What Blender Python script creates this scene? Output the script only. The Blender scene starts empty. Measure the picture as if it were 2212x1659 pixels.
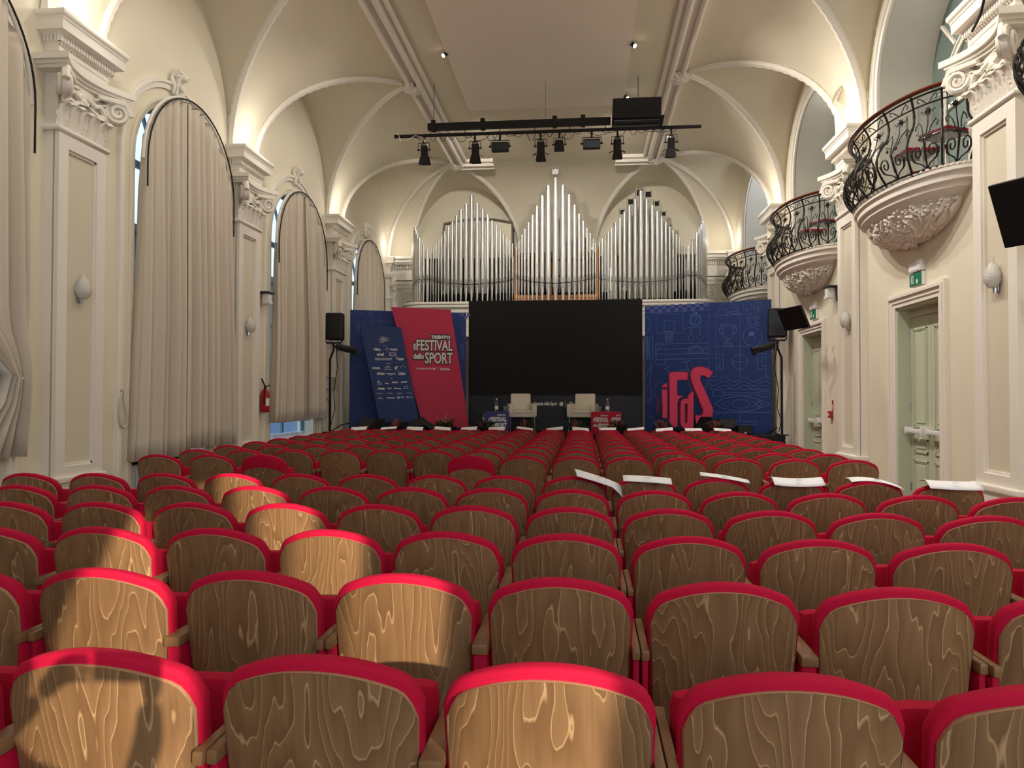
import bpy, bmesh, math, random
from math import sin, cos, pi, sqrt, radians
from mathutils import Vector, Matrix
random.seed(7)
SC = bpy.context.scene
COL = SC.collection

# ---------------------------------------------------------------- camera, world, sun, lights, exposure
F_PX, CXP, CYP = 1597.0, 1106.0, 829.5
EYE = Vector((0, 0, 1.55))
YAW, TILT, ROLL = 0.09799, 0.019004, 0.0015
_fwd = Vector((-sin(YAW) * cos(TILT), cos(YAW) * cos(TILT), sin(TILT)))
_r0 = Vector((cos(YAW), sin(YAW), 0))
_u0 = _r0.cross(_fwd)
_right = _r0 * cos(ROLL) + _u0 * sin(ROLL)
_up = -_r0 * sin(ROLL) + _u0 * cos(ROLL)
cam_d = bpy.data.cameras.new('camera')
cam_d.sensor_fit = 'HORIZONTAL'
cam_d.sensor_width = 36.0
cam_d.lens = F_PX / 2212.0 * 36.0
cam_d.clip_start = 0.02
cam = bpy.data.objects.new('camera', cam_d)
COL.objects.link(cam)
cam.matrix_world = Matrix(((_right.x, _up.x, -_fwd.x, EYE.x), (_right.y, _up.y, -_fwd.y, EYE.y),
                           (_right.z, _up.z, -_fwd.z, EYE.z), (0, 0, 0, 1)))
SC.camera = cam

def on_plane(px, py, p0, n):
    """where a sight line of the photograph meets a real plane (p0, n)"""
    d = _right * (px - CXP) - _up * (py - CYP) + _fwd * F_PX
    t = (Vector(p0) - EYE).dot(n) / d.dot(n)
    return EYE + d * t

world = bpy.data.worlds.new('world')
SC.world = world
world.use_nodes = True
wn = world.node_tree.nodes
wl = world.node_tree.links
wn.clear()
w_out = wn.new('ShaderNodeOutputWorld')
w_bg = wn.new('ShaderNodeBackground')
w_bg.inputs['Color'].default_value = (0.50, 0.72, 1.0, 1)
w_bg.inputs['Strength'].default_value = 1.6
wl.new(w_bg.outputs[0], w_out.inputs[0])

SUN_DIR = Vector((-0.53, 0.80, -0.30)).normalized()
sun_d = bpy.data.lights.new('sun', 'SUN')
sun_d.energy = 5.8
sun_d.angle = radians(0.53)
sun_d.color = (1.0, 0.86, 0.66)
sun = bpy.data.objects.new('sun', sun_d)
COL.objects.link(sun)
sun.rotation_euler = SUN_DIR.to_track_quat('-Z', 'Y').to_euler()
sun.location = (6, -8, 7)

def lamp(name, kind, loc, energy, color, target=None, **kw):
    d = bpy.data.lights.new(name, kind)
    d.energy = energy
    d.color = color
    for k, v in kw.items():
        setattr(d, k, v)
    o = bpy.data.objects.new(name, d)
    COL.objects.link(o)
    o.location = loc
    if target is not None:
        o.rotation_euler = (Vector(target) - Vector(loc)).to_track_quat('-Z', 'Y').to_euler()
    return o

WARM = (1.0, 0.925, 0.82)
# uplighters standing on the cornices of the pilasters
for y in (3.7, 7.95, 12.22, 16.9):
    for x in (-5.45, 3.85):
        lamp('cornice_uplight', 'POINT', (x, y, 6.05), 11.5, WARM, shadow_soft_size=0.10)
for x in (-5.6, 4.0):
    lamp('cornice_uplight', 'POINT', (x, 21.3, 6.05), 8, WARM, shadow_soft_size=0.10)
# spots along both edges of the lowered ceiling panel, washing the walls and the stage end
for y in (3.9, 6.2, 8.6, 10.9, 13.2, 15.5):
    lamp('ceiling_spot_light', 'SPOT', (0.87, y, 7.68), 350, WARM, target=(4.3, y - .4, 3.6), shadow_soft_size=0.05, spot_size=radians(110), spot_blend=0.7)
    lamp('ceiling_spot_light', 'SPOT', (-2.56, y, 7.68), 105, WARM, target=(-5.9, y - .4, 3.8), shadow_soft_size=0.05, spot_size=radians(110), spot_blend=0.7)
for x, tx in ((-2.2, -2.6), (.5, .9)):
    lamp('ceiling_spot_light', 'SPOT', (x, 15.6, 7.6), 420, WARM, target=(tx, 19.9, 5.2), shadow_soft_size=0.05, spot_size=radians(95), spot_blend=0.8)
# fill lights added to brighten the loggias behind the balconies
for y in (5.75, 10.0, 14.4):
    lamp('loggia_fill', 'POINT', (4.72, y, 6.9), 5, (1.0, 0.95, 0.86), shadow_soft_size=0.1)
# lamp inside the loggia next to the organ
lamp('loggia_fill', 'POINT', (4.75, 19.3, 6.6), 16, (0.92, 0.94, 1.0), shadow_soft_size=0.1)
# daylight through the tall windows of the wall behind the audience
lamp('window_daylight', 'AREA', (1.4, -3.6, 3.0), 210, (0.80, 0.89, 1.0), target=(0.2, 6, 1.6), shape='RECTANGLE', size=5.6, size_y=3.4)

SC.view_settings.view_transform = 'Standard'
SC.view_settings.look = 'None'
SC.view_settings.gamma = 1.0
SC.view_settings.use_curve_mapping = False
SC.view_settings.exposure = 0.22

# ---------------------------------------------------------------- helpers
def lin(c):
    return tuple(((v / 255.0) / 12.92 if v <= 10 else (((v / 255.0) + 0.055) / 1.055) ** 2.4) for v in c)

def mat(name, rgb, rough=0.6, metal=0.0, bump=None, var=None, spec=0.5, sheen=0.0, emit=None, alpha=None, trans=0.0, coat=0.0):
    """principled material; bump=(scale, strength), var=(scale, amount) are noise driven"""
    m = bpy.data.materials.new(name)
    m.use_nodes = True
    nt = m.node_tree
    p = nt.nodes['Principled BSDF']
    c = (*lin(rgb), 1)
    p.inputs['Base Color'].default_value = c
    p.inputs['Roughness'].default_value = rough
    p.inputs['Metallic'].default_value = metal
    p.inputs['Specular IOR Level'].default_value = spec
    if sheen:
        p.inputs['Sheen Weight'].default_value = sheen
        p.inputs['Sheen Tint'].default_value = c
    if coat:
        p.inputs['Coat Weight'].default_value = coat
        p.inputs['Coat Roughness'].default_value = 0.25
    if trans:
        p.inputs['Transmission Weight'].default_value = trans
        p.inputs['IOR'].default_value = 1.3
    if emit:
        p.inputs['Emission Color'].default_value = c
        p.inputs['Emission Strength'].default_value = emit
    if bump or var:
        tc = nt.nodes.new('ShaderNodeTexCoord')
    if bump:
        n = nt.nodes.new('ShaderNodeTexNoise')
        n.inputs['Scale'].default_value = bump[0]
        n.inputs['Detail'].default_value = 3
        b = nt.nodes.new('ShaderNodeBump')
        b.inputs['Strength'].default_value = bump[1]
        b.inputs['Distance'].default_value = 0.01
        nt.links.new(tc.outputs['Object'], n.inputs['Vector'])
        nt.links.new(n.outputs['Fac'], b.inputs['Height'])
        nt.links.new(b.outputs['Normal'], p.inputs['Normal'])
    if var:
        n2 = nt.nodes.new('ShaderNodeTexNoise')
        n2.inputs['Scale'].default_value = var[0]
        n2.inputs['Detail'].default_value = 4
        mx = nt.nodes.new('ShaderNodeMix')
        mx.data_type = 'RGBA'
        mx.inputs['A'].default_value = tuple(v * (1 - var[1]) for v in c[:3]) + (1,)
        mx.inputs['B'].default_value = tuple(min(1, v * (1 + var[1])) for v in c[:3]) + (1,)
        nt.links.new(tc.outputs['Object'], n2.inputs['Vector'])
        nt.links.new(n2.outputs['Fac'], mx.inputs['Factor'])
        nt.links.new(mx.outputs['Result'], p.inputs['Base Color'])
    return m

def wood_veneer(name, dark, light, line, lines=9.0):
    """flat cut veneer: jagged contour lines running down the sheet, different on every object"""
    m = bpy.data.materials.new(name)
    m.use_nodes = True
    nt = m.node_tree
    N, L = nt.nodes.new, nt.links.new
    p = nt.nodes['Principled BSDF']
    tc = N('ShaderNodeTexCoord')
    oi = N('ShaderNodeObjectInfo')
    off = N('ShaderNodeVectorMath'); off.operation = 'SCALE'
    off.inputs[0].default_value = (31.0, 17.0, 53.0)
    L(oi.outputs['Random'], off.inputs['Scale'])
    add = N('ShaderNodeVectorMath'); add.operation = 'ADD'
    L(tc.outputs['Object'], add.inputs[0]); L(off.outputs[0], add.inputs[1])
    mp = N('ShaderNodeMapping'); mp.inputs['Scale'].default_value = (4.6, 0.6, 0.85)
    L(add.outputs[0], mp.inputs['Vector'])
    n1 = N('ShaderNodeTexNoise'); n1.inputs['Scale'].default_value = 1.0; n1.inputs['Detail'].default_value = 3.6
    n1.inputs['Roughness'].default_value = 0.42
    L(mp.outputs[0], n1.inputs['Vector'])
    mul = N('ShaderNodeMath'); mul.operation = 'MULTIPLY'; mul.inputs[1].default_value = lines * 2.2
    L(n1.outputs['Fac'], mul.inputs[0])
    fr = N('ShaderNodeMath'); fr.operation = 'FRACT'
    L(mul.outputs[0], fr.inputs[0])
    rp = N('ShaderNodeValToRGB')
    e = rp.color_ramp.elements
    e[0].position, e[0].color = 0.0, (*lin(line), 1)
    e[1].position, e[1].color = 1.0, (*lin(light), 1)
    k = e.new(0.02); k.color = (*lin(line), 1)
    k = e.new(0.09); k.color = (*lin(dark), 1)
    L(fr.outputs[0], rp.inputs['Fac'])
    mp2 = N('ShaderNodeMapping'); mp2.inputs['Scale'].default_value = (160, 20, 5)
    L(add.outputs[0], mp2.inputs['Vector'])
    n2 = N('ShaderNodeTexNoise'); n2.inputs['Scale'].default_value = 1.0; n2.inputs['Detail'].default_value = 2
    L(mp2.outputs[0], n2.inputs['Vector'])
    mr = N('ShaderNodeMapRange'); mr.inputs['To Min'].default_value = 0.82; mr.inputs['To Max'].default_value = 1.16
    L(n2.outputs['Fac'], mr.inputs['Value'])
    tint = N('ShaderNodeMapRange'); tint.inputs['To Min'].default_value = 0.86; tint.inputs['To Max'].default_value = 1.14
    L(oi.outputs['Random'], tint.inputs['Value'])
    m2 = N('ShaderNodeMath'); m2.operation = 'MULTIPLY'
    L(mr.outputs[0], m2.inputs[0]); L(tint.outputs[0], m2.inputs[1])
    vm = N('ShaderNodeVectorMath'); vm.operation = 'SCALE'
    L(rp.outputs['Color'], vm.inputs[0]); L(m2.outputs[0], vm.inputs['Scale'])
    L(vm.outputs[0], p.inputs['Base Color'])
    p.inputs['Roughness'].default_value = 0.36
    p.inputs['Specular IOR Level'].default_value = 0.5
    return m

class MB:
    """collects geometry for ONE mesh object"""
    def __init__(self):
        self.v, self.f = [], []
    def add(self, vs, fs):
        o = len(self.v)
        self.v += [tuple(p) for p in vs]
        self.f += [tuple(i + o for i in q) for q in fs]
        return self
    def box(self, x0, x1, y0, y1, z0, z1, M=None):
        vs = [Vector(p) for p in ((x0, y0, z0), (x1, y0, z0), (x1, y1, z0), (x0, y1, z0), (x0, y0, z1), (x1, y0, z1), (x1, y1, z1), (x0, y1, z1))]
        if M is not None:
            vs = [M @ p for p in vs]
        return self.add(vs, [(0, 3, 2, 1), (4, 5, 6, 7), (0, 1, 5, 4), (1, 2, 6, 5), (2, 3, 7, 6), (3, 0, 4, 7)])
    def cbox(self, x0, x1, y0, y1, z0, z1, b=0.01, M=None):
        """box with chamfered edges"""
        bm = bmesh.new()
        bmesh.ops.create_cube(bm, size=1.0)
        for v in bm.verts:
            v.co = Vector((x0 + (x1 - x0) * (v.co.x + .5), y0 + (y1 - y0) * (v.co.y + .5), z0 + (z1 - z0) * (v.co.z + .5)))
        bmesh.ops.bevel(bm, geom=list(bm.edges) + list(bm.verts), offset=b, segments=2, affect='EDGES', profile=0.6)
        bm.verts.index_update()
        vs = [(M @ v.co if M is not None else v.co.copy()) for v in bm.verts]
        fs = [tuple(v.index for v in f.verts) for f in bm.faces]
        bm.free()
        return self.add(vs, fs)
    def grid(self, rows, closed_u=False):
        nr, nc = len(rows), len(rows[0])
        vs = [p for r in rows for p in r]
        fs = []
        for i in range(nr - 1):
            for j in range(nc if closed_u else nc - 1):
                k = (j + 1) % nc
                fs.append((i * nc + j, i * nc + k, (i + 1) * nc + k, (i + 1) * nc + j))
        return self.add(vs, fs)
    def ngon(self, pts):
        return self.add(pts, [tuple(range(len(pts)))])
    def tube(self, pts, r, n=6, cap=True, flat=None):
        pts = [Vector(p) for p in pts]
        rs = r if isinstance(r, (list, tuple)) else [r] * len(pts)
        rows = []
        ref = None
        for i, p in enumerate(pts):
            t = (pts[min(i + 1, len(pts) - 1)] - pts[max(i - 1, 0)])
            if t.length < 1e-9:
                t = Vector((0, 0, 1))
            t.normalize()
            if ref is None:
                ref = Vector((0, 0, 1)) if abs(t.z) < 0.9 else Vector((1, 0, 0))
            a = (ref - t * ref.dot(t))
            if a.length < 1e-6:
                a = t.orthogonal()
            a.normalize()
            ref = a
            b = t.cross(a)
            fl = flat or 1.0
            rows.append([p + (a * cos(2 * pi * k / n) * fl + b * sin(2 * pi * k / n)) * rs[i] for k in range(n)])
        o = len(self.v)
        self.grid(rows, closed_u=True)
        if cap:
            self.f.append(tuple(o + k for k in reversed(range(n))))
            e = o + (len(rows) - 1) * n
            self.f.append(tuple(e + k for k in range(n)))
        return self
    def cyl(self, p0, p1, r0, r1=None, n=12):
        return self.tube([p0, p1], [r0, r0 if r1 is None else r1], n)
    def lathe(self, prof, n=16, c=(0, 0, 0), a0=0.0, a1=2 * pi, sx=1.0, sy=1.0, M=None):
        full = abs(a1 - a0 - 2 * pi) < 1e-6
        m = n if full else n + 1
        rows = [[Vector((c[0] + r * sx * cos(a0 + (a1 - a0) * k / n), c[1] + r * sy * sin(a0 + (a1 - a0) * k / n), c[2] + z)) for k in range(m)] for r, z in prof]
        if M is not None:
            rows = [[M @ p for p in r] for r in rows]
        return self.grid(rows, closed_u=full)
    def prism(self, poly, d0, d1, f):
        """poly (a, b) extruded from d0 to d1; f(a, b, d) -> point"""
        n = len(poly)
        vs = [f(a, b, d0) for a, b in poly] + [f(a, b, d1) for a, b in poly]
        fs = [tuple(range(n)), tuple(range(2 * n - 1, n - 1, -1))]
        fs += [(i, i + n, (i + 1) % n + n, (i + 1) % n) for i in range(n)]
        return self.add(vs, fs)
    def ball(self, c, r, n=6, m=4, s=(1, 1, 1), M=None):
        rows = []
        for i in range(m + 1):
            th = pi * i / m
            rows.append([Vector((c[0] + r * s[0] * sin(th) * cos(2 * pi * k / n), c[1] + r * s[1] * sin(th) * sin(2 * pi * k / n), c[2] - r * s[2] * cos(th))) for k in range(n)])
        if M is not None:
            rows = [[M @ p for p in r_] for r_ in rows]
        return self.grid(rows, closed_u=True)
    def sweep(self, path, prof, side, closed=False):
        """prof (a, b) swept along path; side(i) -> (vector for a, vector for b)"""
        rows = []
        for i, p in enumerate(path):
            A, B = side(i)
            rows.append([Vector(p) + A * a + B * b for a, b in prof])
        return self.grid(rows)
    def mesh(self, name, smooth=None):
        me = bpy.data.meshes.new(name)
        me.from_pydata(self.v, [], self.f)
        bm = bmesh.new()
        bm.from_mesh(me)
        bmesh.ops.remove_doubles(bm, verts=bm.verts, dist=1e-5)
        bmesh.ops.recalc_face_normals(bm, faces=bm.faces)
        bm.to_mesh(me)
        bm.free()
        if smooth is not None:
            me.polygons.foreach_set('use_smooth', [True] * len(me.polygons))
            me.set_sharp_from_angle(angle=radians(smooth))
        return me
    def build(self, name, m, parent=None, smooth=None, kind=None, label=None):
        o = bpy.data.objects.new(name, self.mesh(name, smooth))
        o.data.materials.append(m)
        COL.objects.link(o)
        if parent is not None:
            o.parent = parent
        if kind:
            o['kind'] = kind
        if label:
            o['label'] = label
        return o

def tag(o, label, cat, group=None, kind=None):
    o['label'] = label
    o['category'] = cat
    if group:
        o['group'] = group
    if kind:
        o['kind'] = kind
    return o

def thing(name, label, cat, loc=(0, 0, 0), rz=0.0, group=None, kind=None):
    o = bpy.data.objects.new(name, None)
    o.empty_display_size = 0.1
    COL.objects.link(o)
    o.location = loc
    o.rotation_euler = (0, 0, rz)
    return tag(o, label, cat, group, kind)

def dup(root, loc, rz=None, label=None, skip=()):
    r = root.copy()
    COL.objects.link(r)
    r.location = loc
    if rz is not None:
        r.rotation_euler = (0, 0, rz)
    if label:
        r['label'] = label
    for ch in root.children:
        if ch.name.split('.')[0] in skip:
            continue
        c = ch.copy()
        COL.objects.link(c)
        c.parent = r
        for g in ch.children:
            d = g.copy()
            COL.objects.link(d)
            d.parent = c
    return r

TXC = {}
def text(body, name, size, m, parent, loc, rot=(pi / 2, 0, 0), sx=1.0, align='CENTER', ext=0.001, bold=0.0, label=None, fit=None):
    """flat lettering as a mesh; fit=(width, height) stretches it to an exact size"""
    key = (body, align, round(bold / size, 3), round(ext, 4))
    if key not in TXC:
        cu = bpy.data.curves.new(name, 'FONT')
        cu.body = body
        cu.align_x = 'CENTER'
        cu.align_y = 'CENTER'
        cu.extrude = ext
        cu.offset = bold / size
        cu.resolution_u = 3
        ob = bpy.data.objects.new('tmp', cu)
        me = bpy.data.meshes.new_from_object(ob)
        bpy.data.objects.remove(ob)
        bpy.data.curves.remove(cu)
        xs = [v.co.x for v in me.vertices]
        ys = [v.co.y for v in me.vertices]
        cxm, cym = (min(xs) + max(xs)) / 2, (min(ys) + max(ys)) / 2
        for v in me.vertices:
            v.co.x -= cxm
            v.co.y -= cym
        TXC[key] = (me, max(xs) - min(xs), max(ys) - min(ys))
    me, w, h = TXC[key]
    me = me.copy()
    me.materials.clear()
    me.materials.append(m)
    o = bpy.data.objects.new(name, me)
    COL.objects.link(o)
    o.parent = parent
    o.location = loc
    o.rotation_euler = rot
    o.scale = (fit[0] / w, fit[1] / h, 1) if fit else (size * sx, size, 1)
    if label:
        o['label'] = label
    o['kind'] = 'stuff'
    return o

ORD = ['first', 'second', 'third', 'fourth', 'fifth', 'sixth', 'seventh', 'eighth', 'ninth', 'tenth', 'eleventh', 'twelfth', 'thirteenth', 'fourteenth', 'fifteenth']

# ---------------------------------------------------------------- materials
CREAM = mat('cream_paint', (232, 224, 203), 0.85, var=(1.3, 0.02))
VAULT = mat('vault_paint', (222, 214, 192), 0.9, var=(0.9, 0.03))
CEIL = mat('ceiling_paint', (224, 215, 194), 0.9)
PANELP = mat('ceiling_panel_paint', (236, 228, 215), 0.9)
WHITE = mat('stucco_white', (238, 232, 221), 0.7)
STUCCO = mat('stucco_relief', (238, 232, 220), 0.7, bump=(55, 0.35))
PANELB = mat('pilaster_panel_paint', (219, 210, 189), 0.85)
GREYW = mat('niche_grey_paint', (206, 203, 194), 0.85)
SAGE = mat('sage_door_paint', (196, 203, 178), 0.5)
FLOORM = mat('oak_floor', (120, 88, 58), 0.45, var=(3, 0.2))
REDV = mat('red_velvet', (186, 14, 55), 0.8, bump=(220, 0.12), var=(60, 0.06), sheen=0.25, spec=0.2)
WOODV = wood_veneer('walnut_veneer', (122, 90, 60), (142, 108, 74), (186, 152, 110), 10.5)
ARMW = mat('arm_wood', (136, 100, 66), 0.4, var=(12, 0.2))
EDGEW = mat('plywood_edge', (178, 146, 108), 0.5)
BLACK = mat('black_matte', (16, 16, 17), 0.75)
BLACKG = mat('black_gloss', (12, 12, 14), 0.3)
SCREENM = mat('led_black', (15, 15, 16), 0.6, spec=0.25)
DARKG = mat('dark_grey', (44, 44, 46), 0.6)
STEEL = mat('steel', (170, 172, 176), 0.3, metal=1.0)
ALU = mat('tin_pipe', (212, 212, 210), 0.34, metal=0.75)
ALUD = mat('tin_mouth', (150, 150, 148), 0.4, metal=0.7)
IRON = mat('wrought_iron', (28, 24, 22), 0.5, metal=0.3)
RAILW = mat('mahogany_rail', (104, 48, 28), 0.3, coat=0.3)
CURT = mat('taupe_curtain', (212, 201, 184), 0.9, bump=(150, 0.15), sheen=0.1)
NAVY = mat('navy_board', (12, 48, 116), 0.6)
NAVY2 = mat('sponsor_board', (12, 48, 108), 0.55)
PINK = mat('pink_board', (196, 34, 78), 0.55)
LINE = mat('navy_print_line', (74, 100, 162), 0.6)
CHECK = mat('navy_print_check', (76, 86, 148), 0.6)
PRINTW = mat('white_print', (226, 224, 220), 0.6)
PRINTK = mat('black_print', (10, 10, 12), 0.6)
LETTER = mat('pink_letter', (216, 46, 94), 0.5)
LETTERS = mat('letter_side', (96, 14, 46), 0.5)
PAPER = mat('white_paper', (242, 242, 244), 0.7)
IVORY = mat('ivory_leather', (226, 218, 200), 0.5, bump=(80, 0.06))
REDB = mat('red_box_board', (196, 34, 62), 0.55)
BLUEB = mat('blue_box_board', (40, 50, 122), 0.55)
LEAFM = mat('plant_green', (44, 62, 34), 0.6, var=(20, 0.3))
HEATH = mat('heather_pink', (156, 74, 88), 0.8, var=(30, 0.3))
STRAW = mat('dry_grass', (176, 142, 96), 0.8)
GLASSM = mat('clear_glass', (235, 240, 240), 0.06, trans=0.92)
SCONCE = mat('blown_glass', (240, 238, 232), 0.1, trans=0.35, bump=(60, 0.9))
PANE = mat('window_pane', (225, 236, 245), 0.02, trans=1.0)
FROST = mat('loggia_glass', (112, 130, 124), 0.25, spec=0.6)
PWHITE = mat('white_plastic', (232, 232, 230), 0.45)
GREEN = mat('exit_green', (0, 118, 84), 0.5)
REDP = mat('red_enamel', (176, 18, 24), 0.3)
RADM = mat('radiator_enamel', (220, 226, 236), 0.4)
ORWOOD = mat('organ_wood', (184, 128, 74), 0.5, var=(8, 0.15))
ORGREY = mat('organ_wood_painted', (176, 176, 160), 0.6)
ROPE = mat('cotton_rope', (208, 200, 182), 0.9, bump=(90, 0.6))
BULB = mat('spot_lens', (255, 240, 214), 0.4, emit=14.0)
BLUEL = mat('blue_grey_wood', (112, 136, 152), 0.6)  # blue-grey painted wood of the window frames
SKIN = mat('skin', (204, 158, 130), 0.6)
JACKET = mat('grey_jacket', (70, 72, 78), 0.85)
HAIR = mat('brown_hair', (52, 36, 26), 0.8)
BEIGEM = mat('beige_metal', (186, 174, 152), 0.5)
def pane_material():
    m = bpy.data.materials.new('window_glass')
    m.use_nodes = True
    nt = m.node_tree
    nt.nodes.clear()
    o = nt.nodes.new('ShaderNodeOutputMaterial')
    t = nt.nodes.new('ShaderNodeBsdfTransparent')
    g = nt.nodes.new('ShaderNodeBsdfGlossy')
    g.inputs['Roughness'].default_value = 0.03
    x = nt.nodes.new('ShaderNodeMixShader')
    x.inputs[0].default_value = 0.07
    nt.links.new(t.outputs[0], x.inputs[1])
    nt.links.new(g.outputs[0], x.inputs[2])
    nt.links.new(x.outputs[0], o.inputs[0])
    return m
CLEARP = pane_material()

# ---------------------------------------------------------------- hall: walls, floor, vaults
XL, XR, YB, YE = -5.92, 4.32, -4.0, 22.0
Z0, ZC = 5.75, 7.9
HV = ZC - Z0
XML, XMR = -3.54, 1.93          # outer edges of the ceiling mouldings
BAYS = [(1.37, 1.85), (5.82, 1.68), (10.09, 1.68), (14.56, 1.89), (19.6, 2.15)]
PILY = [3.7, 7.95, 12.22, 16.9]
YM = 19.6
WE = 1.65

def zv(t):
    return Z0 + HV * sqrt(max(0.0, 1 - t * t))

def arch_open(c, hw, z0, spring):
    return (c - hw, c + hw, lambda y: z0, lambda y: spring + sqrt(max(0, hw * hw - (y - c) ** 2)))

def rect_open(a, b, z0, z1):
    return (a, b, lambda y: z0, lambda y: z1)

def outline(op, n=20):
    a, b, lo, hi = op
    ys = [a + (b - a) * (1 - cos(pi * k / n)) / 2 for k in range(n + 1)]
    pts = [(a, lo(a))]
    if hi(a) > lo(a) + 1e-6:
        pts.append((a, hi(a)))
    pts += [(y, hi(y)) for y in ys[1:-1]]
    pts += [(b, hi(b)), (b, lo(b))]
    return pts

def wall(name, s0, s1, top, ops, put, depth, label, extra=()):
    """a wall seen as a strip in s; put(s, z, d) gives the point, d is depth behind the face"""
    br = {s0, s1, *extra}
    for a, b, lo, hi in ops:
        br |= {a + (b - a) * (1 - cos(pi * k / 20)) / 2 for k in range(21)}
    k = s0
    while k < s1:
        br.add(round(k, 3))
        k += 0.12
    br = sorted(br)
    br = [x for i, x in enumerate(br) if i == 0 or x - br[i - 1] > 1e-5]
    m = MB()
    for a, b in zip(br, br[1:]):
        mid = (a + b) / 2
        inn = sorted([o for o in ops if o[0] < mid < o[1]], key=lambda o: o[2](mid))
        lo_a = lo_b = 0.0
        for o in inn:
            if o[2](mid) > 0.001:
                m.add([put(a, lo_a, 0), put(b, lo_b, 0), put(b, o[2](b), 0), put(a, o[2](a), 0)], [(0, 1, 2, 3)])
            lo_a, lo_b = o[3](a), o[3](b)
        m.add([put(a, lo_a, 0), put(b, lo_b, 0), put(b, top(b), 0), put(a, top(a), 0)], [(0, 1, 2, 3)])
    for o in ops:
        pts = outline(o)
        m.grid([[put(s, z, 0) for s, z in pts], [put(s, z, depth) for s, z in pts]])
    o = m.build(name, CREAM)
    return tag(o, label, 'wall', kind='structure')

def side_top(y):
    best = 1.0
    for c, w in BAYS:
        best = min(best, abs(y - c) / w)
    return zv(best)

def end_top(x):
    return zv(min(abs(x - XML) / WE, abs(x - XMR) / WE, 1.0))

def back_top(x):
    if x < XML:
        return zv((x - XML) / (XL - XML))
    if x > XMR:
        return zv((x - XMR) / (XR - XMR))
    return ZC

WINS = [(5.85, 0.94, 4.77), (10.1, 0.94, 4.77), (14.55, 1.12, 4.58), (19.4, 1.1, 4.6)]
LOGS = [(5.75, 1.3), (10.0, 1.3), (14.4, 1.4), (19.15, 1.4)]
DOORS = [(10.1, 0.64), (14.55, 0.62)]
ops_l = [arch_open(c, h, 0.12, s) for c, h, s in WINS]
ops_r = [arch_open(c, h, 4.15, 6.05) for c, h in LOGS] + [rect_open(c - h, c + h, 0.0, 2.8) for c, h in DOORS]
crit = [v for c, w in BAYS for v in (c - w, c + w)] + [c + w * k / 16 for c, w in BAYS for k in range(-16, 17)]
wall('wall_left', YB, YE, side_top, ops_l, lambda s, z, d: (XL - d, s, z), 0.34, 'cream plastered long wall of arched windows hung with taupe curtains', [v for v in crit if YB < v < YE])
wall('wall_right', YB, YE, side_top, ops_r, lambda s, z, d: (XR + d, s, z), 0.75, 'cream plastered long wall of sage doors with round balconies above them', [v for v in crit if YB < v < YE])
wall('wall_end', XL, XR, end_top, [], lambda s, z, d: (s, YE + d, z), 0.1, 'cream end wall with two shallow lunettes behind the organ', [c + WE * k / 14 for c in (XML, XMR) for k in range(-14, 15)])
# the wall behind the audience: two tall lights let the low sun in between its piers
SUNW = [(2.36, 2.92, 2.0, 5.0), (3.46, 3.90, 2.0, 5.0)]
wall('wall_back', XL, XR, back_top, [rect_open(*w) for w in SUNW], lambda s, z, d: (s, YB - d, z), 0.05, 'cream wall with two tall narrow windows behind the last row', [XML, XMR] + [XML + (XL - XML) * k / 12 for k in range(13)] + [XMR + (XR - XMR) * k / 12 for k in range(13)])
for k, (a, b, z0, z1) in enumerate(SUNW):
    w = thing('window_%d' % (k + 6), ['tall narrow window of the back wall beside the pier', 'tall narrow window of the back wall nearest the corner'][k], 'window', ((a + b) / 2, YB - 0.03, z0), kind='structure')
    h = (b - a) / 2
    f = MB().box(-h, -h + .03, -.03, .02, 0, z1 - z0).box(h - .03, h, -.03, .02, 0, z1 - z0).box(-h, h, -.03, .02, 0, .04).box(-h, h, -.03, .02, z1 - z0 - .04, z1 - z0)
    f.build('window_frame', WHITE, w)
    MB().box(-h + .03, h - .03, -.008, -.004, .04, z1 - z0 - .04).build('pane', CLEARP, w)
    if k == 0:
        # unseen sheet added over the upper corner to trim the sun patch at a slant
        MB().prism([(-h - .03, .95), (h + .03, 2.42), (h + .03, z1 - z0 + .05), (-h - .03, z1 - z0 + .05)], .05, .065, lambda p, q, d: (p, d, q)).build('sun_blocker', CURT, w)

fl = MB().box(XL - .4, XR + .8, YB - .05, YE + .05, -0.12, 0.0).build('floor', FLOORM)
tag(fl, 'oak floor under the rows of red seats', 'floor', kind='structure')

# vault: coves over the pilasters and lunette cells over the bays
SN = [sin(pi / 2 * k / 14) for k in range(15)]
v = MB()
for xw, xm in ((XL, XML), (XR, XMR)):
    dx = xw - xm
    for ci, (c, w) in enumerate(BAYS):
        for sg in (-1, 1):
            v.grid([[(xw + (xm + t * dx - xw) * q / 4, c + sg * w * t, zv(t)) for q in range(5)] for t in SN])
    cuts = [(YB, 0.0)] + [q for c, w in BAYS for q in ((c, -w), (c, w))]
    for i in range(0, len(cuts) - 1, 2):
        (c0, w0), (c1, w1) = cuts[i], cuts[i + 1]
        v.grid([[(xm + t * dx, (c0 + w0 * t) + ((c1 + w1 * t) - (c0 + w0 * t)) * q / 6, zv(t)) for q in range(7)] for t in SN])
    # corner band between the last side cell and the end lunette, and the outer half of the end lunette
    sg = 1 if dx > 0 else -1
    v.grid([[(xm + t * dx, YM + BAYS[-1][1] * t + (YE - YM - BAYS[-1][1]) * t * q / 3, zv(t)) for q in range(4)] for t in SN])
    v.grid([[(xm + t * dx + (sg * WE - dx) * t * q / 3, YM + (YE - YM) * t, zv(t)) for q in range(4)] for t in SN])
    for s2 in (-1, 1):
        v.grid([[(xm + s2 * WE * t, YE + (YM + (YE - YM) * t - YE) * q / 4, zv(t)) for q in range(5)] for t in SN])
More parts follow.
